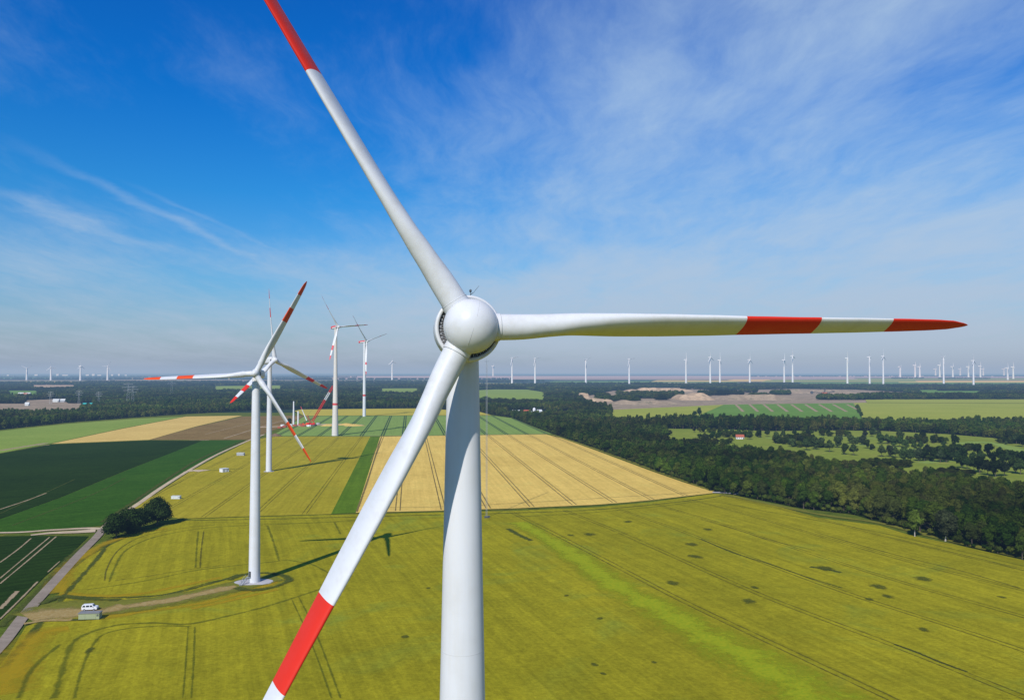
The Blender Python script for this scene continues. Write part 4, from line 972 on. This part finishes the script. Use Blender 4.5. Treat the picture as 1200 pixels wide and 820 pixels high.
# ------------------------------------------------------------------ buildings
def building(name, label, px, py, w, d, h, roofh, wall, roof, rz=0.0, wins=3, cat='building', win=True, group=None):
    q = g(px, py); o = empty(name, (q.x, q.y, .3), rz)
    k = MB(); k.box((0, 0, h / 2), (w, d, h))
    k.add([(-w / 2, -d / 2, h), (-w / 2, d / 2, h), (-w / 2, 0, h + roofh * .97)], [(0, 1, 2)]); k.add([(w / 2, -d / 2, h), (w / 2, d / 2, h), (w / 2, 0, h + roofh * .97)], [(0, 2, 1)])
    k.build('wall', M[wall], o)
    k = MB(); e = .4
    for s_ in (-1, 1):
        a = [(-w / 2 - e, s_ * (d / 2 + e), h - e * roofh / (d / 2)), (w / 2 + e, s_ * (d / 2 + e), h - e * roofh / (d / 2)), (w / 2 + e, 0, h + roofh), (-w / 2 - e, 0, h + roofh)]
        b = [(x, y, z + .18) for x, y, z in a]
        k.add(a + b, [(0, 1, 2, 3), (4, 5, 6, 7), (0, 1, 5, 4), (1, 2, 6, 5), (2, 3, 7, 6), (3, 0, 4, 7)])
    k.build('roof', M[roof], o)
    if win:
        for i in range(wins):
            x = -w / 2 + w * (i + .5) / wins; k = MB(); k.box((x, -d / 2 - .03, h * .5), (w / wins * .35, .08, h * .35)); k.build('window', M['glass'], o)
    k = MB(); k.box((w * .42, -d / 2 - .05, h * .3), (w * .06 + .5, .1, h * .6)); k.build('door', M['dark'], o)
    return tag(o, label, cat, group)
building('farm_barn', 'long white farm barn at the forest edge behind the barley field', 605.5, 486, 17, 12, 5.5, 3.0, 'white_far', 'white_far', .1, 4)
building('farm_house', 'red roofed farmhouse between the white barn and the silo', 618, 485.6, 13, 9, 5, 3.5, 'white_far', 'redroof', -.2, 3)
building('farm_house', 'small white gabled farm building right of the silo', 632, 485.2, 9, 8, 5.5, 3, 'white_far', 'paleroof', .3, 2)
q = g(626, 486); k = MB(); k.lathe([(2.6, 0), (2.6, 11), (2.2, 12), (.1, 13.5)], 20); o = empty('silo', (q.x, q.y, .3)); k.build('shell', M['white_far'], o); k = MB(); k.bar((2.8, 0, 0), (2.8, 0, 12), .12, .12, 5); k.bar((0, 0, 13.4), (2.8, 0, 12), .12, .12, 5); k.build('pipe', M['grey'], o); tag(o, 'white farm silo with conical top among the farm buildings', 'silo')
q = g(621.5, 486.4); k = MB(); k.lathe([(3.4, 0), (3.4, 6), (2.9, 7), (.1, 8)], 20); o = empty('silo', (q.x, q.y, .3)); k.build('shell', M['white_far'], o); tag(o, 'short wide white silo left of the tall one', 'silo')
building('club_house', 'small white house with red roof at the left end of the golf course', 867, 514.5, 9, 7, 2.8, 2.4, 'white_far', 'redroof', -.15, 4)
building('shed', 'teal roofed shed in the woods at the left', 103, 478.5, 18, 14, 10, 2, 'teal', 'teal', .2, 2, win=False)
for i, (px, py, w, c, lab) in enumerate([(66, 471.5, 15, 'paleroof', 'long pale warehouse beside the pale yard'), (74, 471.5, 12, 'grey', 'grey warehouse right of the long pale one'), (32, 476, 9, 'paleroof', 'small pale shed left of the yard'), (182, 457.5, 20, 'paleroof', 'long pale house row behind the striped blade'), (187, 457.3, 12, 'redroof', 'reddish house beside the pale row behind the striped blade'), (25, 463, 18, 'paleroof', 'pale village house in the misty clearing'), (33, 463, 16, 'cream', 'cream village house right of the pale one'), (30, 463.6, 13, 'redroof', 'red village house in front of the pale ones')]):
    building('warehouse' if i < 3 else 'village_house', lab, px, py, w, w * .6, 6, 3, c if c != 'redroof' else 'cream', 'redroof' if c == 'redroof' else 'paleroof', .1, 4, win=False)
TW = ['leftmost pale block', 'second pale block', 'wide white hall', 'small white block', 'tall pale block', 'bright white hall', 'low grey block', 'white twin block', 'pale block', 'last pale block']
for i, (px, w) in enumerate([(10, 60), (43, 90), (68, 70), (77, 160), (103, 90), (110, 80), (117, 110), (132, 60), (140, 50), (148, 60)]):
    building('town_block', '%s of the faint town on the left horizon' % TW[i], px, 440.2, w * .8, 50, 20 + 9 * (i % 3), 4, 'white_far', 'paleroof', 0, 3, win=False, group='faint town blocks on the horizon')

# service kiosks
def kiosk(label, px, py, w, d, h, wall, roof, rz, name='service_kiosk'):
    q = g(px, py); o = empty(name, (q.x, q.y + d / 2, .3), rz)
    k = MB(); k.box((0, 0, h / 2), (w, d, h)); k.build('wall', M[wall], o)
    k = MB(); k.box((0, 0, h + .09), (w + .35, d + .35, .18)); k.box((0, 0, h + .22), (w - .2, d - .2, .08)); k.build('roof', M[roof], o)
    for x in (-.28, .22):
        k = MB(); k.box((x * w, -d / 2 - .02, h * .47), (w * .2, .05, h * .82)); k.build('door', M['grey' if wall == 'white_far' else wall], o)
    k = MB()
    for i in range(5): k.box((w * .42, -d / 2 - .02, h * (.55 + .07 * i)), (w * .1, .05, h * .035))
    k.build('vent', M['dark'], o); return tag(o, label, 'kiosk')
kiosk('pale green flat roofed service kiosk next to the parked white van', 103.5, 727, 6.4, 2.3, 2.0, 'kiosk', 'kioskroof', .10)
kiosk('long pale service kiosk in the olive field behind the dark tree clump', 205.5, 585, 5.4, 2.4, 1.6, 'paleroof', 'paleroof', .0)
kiosk('white service kiosk at the end of the short gravel spur', 261.5, 553.5, 5.6, 4.5, 2.6, 'white_far', 'paleroof', .9)
kiosk('grey service kiosk farthest up the olive field', 281.5, 534, 7.0, 3.0, 2.4, 'grey', 'paleroof', .0)

# ------------------------------------------------------------------ van
def van():
    q = g(105.5, 716.0); o = empty('parked_van', (q.x, q.y, .45), R_(9))
    L, W = 4.9, 1.9
    # side outline (x forward = +x), loft across the width with tumblehome
    out = [(-2.42, .45), (-2.45, 1.0), (-2.38, 1.35), (-2.22, 1.88), (-2.05, 1.98), (.75, 2.0), (.95, 1.93), (1.50, 1.34), (2.22, 1.20), (2.42, 1.0), (2.45, .55), (2.38, .38), (-2.3, .36)]
    k = MB(); vs = []; ys = [-.95, -.90, .90, .95]
    n = len(out)
    for j, y in enumerate(ys):
        for x, z in out:
            t = max(0, (z - 1.2)) * .14; sgn = -1 if y < 0 else 1
            ins = 0.0 if abs(y) < .94 else .05
            yy = y - sgn * t
            vs.append((x * (1 - ins * .3), yy, z - (ins if z > 1.2 else -ins * .4)))
    fs = [(j * n + i, j * n + (i + 1) % n, (j + 1) * n + (i + 1) % n, (j + 1) * n + i) for j in range(3) for i in range(n)]
    k.add(vs, fs, 0, None, False); k.add(vs[:n], [tuple(range(n))], 0); k.add(vs[3 * n:], [tuple(reversed(range(n)))], 0)
    body = k.build('body', M['white_far'], o)
    def side(z): return .95 - max(0, (z - 1.2)) * .14
    for s_ in (-1, 1):
        for x0, x1, sl in ((-2.1, -1.2, .1), (-1.0, .0, 0), (0.2, 1.12, .34)):
            k = MB(); za, zb = 1.24, 1.80; ya, yb = s_ * (side(za) + .012), s_ * (side(zb) + .0)
            k.add([(x0, ya, za), (x1, ya, za), (x1 - sl, yb, zb), (x0 + (.12 if sl == .1 else 0), yb, zb)], [(0, 1, 2, 3)]); k.build('window', M['glass'], o)
    k = MB(); k.add([(1.49, -.80, 1.39), (1.49, .80, 1.39), (1.03, .72, 1.88), (1.03, -.72, 1.88)], [(0, 1, 2, 3)]); k.build('windscreen', M['glass'], o)
    k = MB(); k.add([(-2.42, -.75, 1.35), (-2.42, .75, 1.35), (-2.27, .70, 1.8), (-2.27, -.70, 1.8)], [(3, 2, 1, 0)]); k.build('rear_window', M['glass'], o)
    for s_ in (-1, 1):
        for x in (-1.5, 1.5):
            k = MB(); k.bar((x, s_ * .72, .0), (x, s_ * .97, .0), .36, .36, 20); w_ = k.build('wheel', M['black'], o); w_.location = (0, 0, .33)
            k = MB(); k.bar((x, s_ * .965, 0), (x, s_ * .985, 0), .2, .2, 12); k.build('rim', M['grey'], w_)
        k = MB(); k.box((2.35, s_ * .68, .82), (.12, .32, .18)); k.build('headlight', M['paleroof'], o)
        k = MB(); k.box((-2.43, s_ * .8, 1.05), (.06, .16, .4)); k.build('tail_light', M['red'], o)
        k = MB(); k.box((1.25, s_ * 1.04, 1.3), (.12, .18, .16)); k.build('mirror', M['dark'], o)
    k = MB(); k.box((2.42, 0, .5), (.14, 1.8, .2)); k.box((-2.42, 0, .5), (.14, 1.8, .2)); k.build('bumper', M['dark'], o)
    tag(o, 'white van parked beside the pale green kiosk on the access track', 'van')
van()

# ------------------------------------------------------------------ construction site
def lattice(k, a, b, w, n, r, m0=0, m1=1, bands=()):
    a, b = Vector(a), Vector(b); d = (b - a); q = d.to_track_quat('Z', 'Y')
    cs = [q @ Vector((x, y, 0)) * w for x, y in ((-1, -1), (1, -1), (1, 1), (-1, 1))]
    for i in range(n):
        t0, t1 = i / n, (i + 1) / n; mi = m0
        for lo, hi in bands:
            if lo <= t0 < hi: mi = m1
        p0, p1 = a + d * t0, a + d * t1
        for j in range(4):
            k.bar(p0 + cs[j], p1 + cs[j], r, r, 4, mi, False); k.bar(p0 + cs[j], p1 + cs[(j + 1) % 4], r * .6, r * .6, 3, mi, False)
cq = g(366, 499); Yc = cq.y
def cp(px, py): return at(px, py, Yc) - Vector((cq.x, cq.y, 0))
o = empty('crawler_crane', (cq.x, cq.y, .3)); tag(o, 'large crawler crane with raised red and white lattice boom on the construction site', 'crane')
k = MB(); lattice(k, cp(366, 494), cp(390.5, 452.5), 1.25, 28, .34, 0, 1, ((.60, .80),)); k.build('boom', [M['red'], M['white_far']], o)
k = MB(); b0 = cp(366, 497); k.box(b0 + Vector((0, 0, -.2)), (8, 6, 3)); k.box(b0 + Vector((-5, 0, .4)), (4, 6, 3.4)); k.box(b0 + Vector((3, -2.4, 1.5)), (2.4, 1.8, 2.6)); k.build('body', M['red'], o)
for s_ in (-1, 1):
    k = MB(); k.box((0, s_ * 3.6, .9), (10, 1.6, 1.8)); k.bar((-5, s_ * 3.6 - .8, .9), (-5, s_ * 3.6 + .8, .9), .9, .9, 10); k.bar((5, s_ * 3.6 - .8, .9), (5, s_ * 3.6 + .8, .9), .9, .9, 10); k.build('track', M['dark'], o)
k = MB(); lattice(k, b0 + Vector((-2, 0, 1)), cp(360, 487), .8, 8, .2); k.build('mast', [M['pinkred'], M['white_far']], o)
k = MB(); k.bar(cp(360, 487), cp(390.5, 452.5), .12, .12, 3); k.bar(cp(390.3, 453), cp(390.3, 470), .12, .12, 3); k.build('cable', M['dark'], o)
q = g(359, 499); o = empty('mobile_crane', (q.x, q.y, .3)); tag(o, 'smaller mobile crane with white boom and red tip left of the large crane', 'crane')
def lp(px, py): return at(px, py, q.y) - Vector((q.x, q.y, 0))
k = MB(); a, b = lp(359.5, 493), lp(352.5, 476.5); k.bar(a, a.lerp(b, .45), .8, .7, 6, 0); k.bar(a.lerp(b, .45), a.lerp(b, .8), .6, .55, 6, 0); k.bar(a.lerp(b, .8), b, .5, .45, 6, 1); k.build('boom', [M['white_far'], M['pinkred']], o)
k = MB(); k.box((0, 0, 2), (11, 2.8, 1.4)); k.box((1.5, 0, 3.6), (4, 2.6, 2)); k.box((-4.6, 0, 3), (2, 2.6, 1.6)); k.build('body', M['orange'], o)
for x in (-4, -2, 1.5, 3.5):
    k = MB(); k.bar((x, -1.5, .8), (x, 1.5, .8), .75, .75, 12); k.build('wheel', M['black'], o)
for px, yb, yt, w0, lab in [(344, 497.5, 470.3, 1.5, 'taller white tower segment standing beside the small dark tree'), (349.3, 498.5, 481.8, 1.1, 'shorter white tower segment right of the taller one')]:
    q = g(px, yb); Hh = at(px, yt, q.y).z; o = empty('tower_segment', (q.x, q.y, .3)); k = MB(); k.lathe([(w0, 0), (w0 * .6 if w0 > 1.2 else w0, Hh)], 24); k.bar((0, 0, Hh - .02), (0, 0, Hh), w0 * .6, w0 * .6, 20); k.build('shell', M['white_far'], o)
    k = MB(); k.lathe([(w0 * 1.1, 0), (w0 * 1.1, .5), (w0, .52)], 24); k.build('flange', M['grey'], o); tag(o, lab, 'tower segment')
cn = ['white site container nearest the white tower segments', 'red site container left of the tower segments', 'red brown site container below the taller segment', 'low red brown site container between segments and small crane', 'white site container between the cranes', 'red brown site container just left of the small crane', 'dark red container right beside the small crane', 'grey site container right of the large crane', 'brick red container farthest left on the site', 'white container farthest left on the site']
for (px, py, c, w), lab in zip([(340, 499, 'white_far', 7), (333.5, 501, 'redroof', 6), (346, 499.5, 'redroof', 6), (352, 498.5, 'redroof', 6), (362, 500, 'white_far', 6), (355, 500, 'redroof', 7), (363.5, 498, 'pinkred', 6), (373, 497.5, 'grey', 6), (328, 502, 'redroof', 6), (331, 499.6, 'white_far', 5)], cn):
    q = g(px, py); o = empty('site_container', (q.x, q.y, .3), rnd.uniform(-.5, .5)); k = MB(); k.box((0, 0, 1.35), (w, 2.5, 2.6))
    for i in range(12): k.box((-w / 2 + w * (i + .5) / 12, -1.27, 1.35), (w / 30, .06, 2.3))
    k.build('wall', M[c], o); k = MB(); k.box((w * .3, -1.32, 1.1), (.9, .05, 1.9)); k.build('door', M['dark'], o); tag(o, lab, 'container')
q = g(323, 511); k = MB(); n = 20; vs = [(0, 0, 3.4)]
for j, (rr, z) in enumerate([(1.6, 3.0), (4, 1.6), (6.5, 0)]):
    for i in range(n): a = 6.283 * i / n; e = 1 + .2 * noise.noise(Vector((math.cos(a), math.sin(a), j))); vs.append((rr * e * math.cos(a) * 1.2, rr * e * math.sin(a) * .8, z))
fs = [(0, 1 + i, 1 + (i + 1) % n) for i in range(n)] + [(1 + j * n + i, 1 + (j + 1) * n + i, 1 + (j + 1) * n + (i + 1) % n, 1 + j * n + (i + 1) % n) for j in range(2) for i in range(n)]
k.add(vs, fs, 0, None, True); o = k.build('earth_heap', M['earth']); o.location = (q.x, q.y, .3); tag(o, 'dark brown heap of earth at the corner of the olive field', 'earth heap')
for px, py, s, lab in [(385, 499, 1.6, 'low sand pile left of the concrete tower'), (406, 498, 1.8, 'sand pile just right of the concrete tower'), (415, 499, 2.0, 'long sand pile at the right end of the site')]:
    q = g(px, py); o = bpy.data.objects.new('sand_pile', bpy.data.objects['earth_heap'].data.copy()); COL.objects.link(o); o.data.materials[0] = M['tan']; o.location = (q.x, q.y, .3); o.scale = (s, s, .8); tag(o, lab, 'sand pile')
# bucket wheel excavator in the mine
q = g(966, 464.5); o = empty('mine_excavator', (q.x, q.y, .3)); tag(o, 'dark mining excavator working on the spoil bench of the quarry', 'excavator')
k = MB(); k.box((0, 0, 4), (22, 12, 6)); k.box((0, 0, 10), (16, 9, 7)); k.build('body', M['redroof'], o)
k = MB(); lattice(k, (0, 0, 10), (-38, 0, 14), 1.5, 10, .5); lattice(k, (0, 0, 10), (34, 0, 17), 1.5, 10, .5); lattice(k, (0, 0, 12), (3, 0, 28), 1.5, 6, .5); k.bar((3, 0, 28), (-37, 0, 15), .4, .4, 4); k.bar((3, 0, 28), (33, 0, 18), .4, .4, 4); k.build('boom', [M['dark'], M['dark']], o)
k = MB(); k.bar((-41, -1.5, 13), (-41, 1.5, 13), 5, 5, 16); k.build('bucket_wheel', M['dark'], o)

# ------------------------------------------------------------------ haze, sun, sky
mb = MB(); mb.box((0, 40000, 100), (150000, 83000, 235)); hz = mb.build('haze', None or M['white'])
w = N('aerial_haze'); ab = w.n('ShaderNodeVolumeAbsorption'); em = w.n('ShaderNodeEmission'); ad = w.n('ShaderNodeAddShader')
SIG = 6.5e-5; HZC = (.33, .42, .56)
SR, SG, SB = 4.2e-5, 6.0e-5, 8.2e-5
ab.inputs[0].default_value = (1 - SR / SB, 1 - SG / SB, 0, 1); ab.inputs[1].default_value = SB
em.inputs[0].default_value = (HZC[0] * SR / SB, HZC[1] * SG / SB, HZC[2], 1); em.inputs[1].default_value = SB  # haze glow is emitted colour standing in for scattered sunlight
o_ = w.n('ShaderNodeOutputMaterial'); w.l(ab.outputs[0], ad.inputs[0]); w.l(em.outputs[0], ad.inputs[1]); w.l(ad.outputs[0], o_.inputs['Volume'])
hz.data.materials.clear(); hz.data.materials.append(w.mat); tag(hz, kind='structure')

ld = bpy.data.lights.new('sun', 'SUN'); ld.energy = 5.0; ld.angle = R_(.53); ld.color = (1.0, .955, .89)
sun = bpy.data.objects.new('sun', ld); COL.objects.link(sun); sun.location = (-100, -200, 300)
sun.rotation_euler = Vector((.452, 1.10, -1.0)).to_track_quat('-Z', 'Y').to_euler()
EL = math.atan(1 / math.hypot(.452, 1.10)); AZ = math.atan2(-.452, -1.10)

wd = bpy.data.worlds.new('World'); scene.world = wd; wd.use_nodes = True
class W(N):
    def __init__(s, t): s.t = t; s.L = t.links; t.nodes.clear()
w = W(wd.node_tree)
sky = w.n('ShaderNodeTexSky'); sky.sky_type = 'NISHITA'; sky.sun_disc = False; sky.sun_elevation = EL; sky.sun_rotation = AZ % (2 * math.pi)
sky.altitude = 150; sky.air_density = 1.0; sky.dust_density = 1.2; sky.ozone_density = 2.0
gen = w.n('ShaderNodeTexCoord').outputs['Generated']
sp = w.n('ShaderNodeSeparateXYZ'); w.l(gen, sp.inputs[0]); X, Y, Z = sp.outputs
zc = w.math('MAXIMUM', Z, 0.0)
tint = w.ramp(w.math('MULTIPLY', zc, 1.6, True), [(0, (.70, .80, 1.04)), (.08, (.62, .85, 1.14)), (.18, (.36, .86, 1.26)), (.34, (.10, .76, 1.36)), (.52, (.0, .63, 1.44)), (.7, (.0, .56, 1.45)), (1, (.0, .50, 1.4))])
base = w.mix(1., sky.outputs[0], tint, 'MULTIPLY')
# high cloud sheet
den = w.math('ADD', zc, .10)
cx = w.math('DIVIDE', X, den); cy = w.math('DIVIDE', Y, den)
cv = w.n('ShaderNodeCombineXYZ'); w.l(cx, cv.inputs[0]); w.l(cy, cv.inputs[1]); cvec = cv.outputs[0]
wn = w.n('ShaderNodeTexNoise'); wn.inputs['Scale'].default_value = .9; wn.inputs['Detail'].default_value = 3; w.l(cvec, wn.inputs['Vector'])
wv = w.n('ShaderNodeVectorMath', operation='MULTIPLY_ADD'); w.l(wn.outputs['Color'], wv.inputs[0]); wv.inputs[1].default_value = (.5, .5, 0); w.l(cvec, wv.inputs[2])
m1 = w.mapping(wv.outputs[0], (0, 0, R_(16)), (.80, .52, 1)); n1 = w.noise(m1, 1.0, 9, .58, 0)
m2 = w.mapping(wv.outputs[0], (0, 0, R_(24)), (1.9, .75, 1)); n2 = w.noise(m2, 1.4, 9, .66, 0)
n4 = w.noise(w.mapping(wv.outputs[0], (0, 0, R_(18)), (5.5, 1.6, 1)), 1.2, 6, .65, 0)
n3 = w.noise(w.mapping(cvec, (0, 0, 0), (.32, .32, 1)), 1.0, 3, .5)
side = w.rng(X, -.50, .30, 0, 1)
low = w.rng(zc, .02, .26, 1, 0)
cov = w.math('ADD', w.math('MULTIPLY', side, .22), w.math('MULTIPLY', low, .22))
d = w.math('ADD', w.math('MULTIPLY', n1, .48), w.math('MULTIPLY', n2, .36))
d = w.math('ADD', d, w.math('MULTIPLY', n4, .16))
d = w.math('ADD', d, w.math('MULTIPLY', w.math('SUBTRACT', n3, .5), .50))
d = w.math('ADD', d, cov)
cl = w.math('MULTIPLY', w.rng(d, .485, .97, 0, .84), w.rng(Y, -.25, .15, 0, 1))
# two old vapour trails on the left
def trail(p0, p1, wid, amp):
    def pp(p):
        v = ray(*p).normalized(); return Vector((v.x / (v.z + .10), v.y / (v.z + .10)))
    a, b = pp(p0), pp(p1); t = (b - a).normalized(); n_ = Vector((-t.y, t.x)); L = (b - a).length
    wob = w.math('MULTIPLY', w.math('SUBTRACT', w.noise(cvec, 2.2, 5, .6), .5), wid * 3.0)
    dist = w.math('ABSOLUTE', w.math('ADD', w.math('ADD', w.math('ADD', w.math('MULTIPLY', cx, n_.x), w.math('MULTIPLY', cy, n_.y)), -a.dot(n_)), wob))
    al = w.math('ADD', w.math('ADD', w.math('MULTIPLY', cx, t.x), w.math('MULTIPLY', cy, t.y)), -a.dot(t))
    f_ = w.math('MULTIPLY', w.rng(dist, 0, wid, 1, 0), w.math('MULTIPLY', w.rng(al, -.1 * L, .25 * L, 0, 1), w.rng(al, .7 * L, 1.1 * L, 1, 0)))
    return w.math('MULTIPLY', w.math('MULTIPLY', f_, w.rng(n2, .3, .65, .35, 1)), amp)
for tr in [((20, 170), (320, 315), .060, .26), ((-40, 215), (210, 300), .12, .28), ((150, 215), (340, 300), .03, .15)]:
    cl = w.math('ADD', cl, trail(*tr), True)
cl = w.math('MULTIPLY', cl, w.rng(zc, -.01, .05, .55, 1))
cc = w.mix(w.rng(zc, .02, .35), (4.6, 5.5, 6.9), (5.0, 6.6, 8.1))
fin = w.mix(cl, base, cc)
bg = w.n('ShaderNodeBackground'); w.l(fin, bg.inputs[0]); bg.inputs[1].default_value = .10
ow = w.n('ShaderNodeOutputWorld'); w.l(bg.outputs[0], ow.inputs[0])
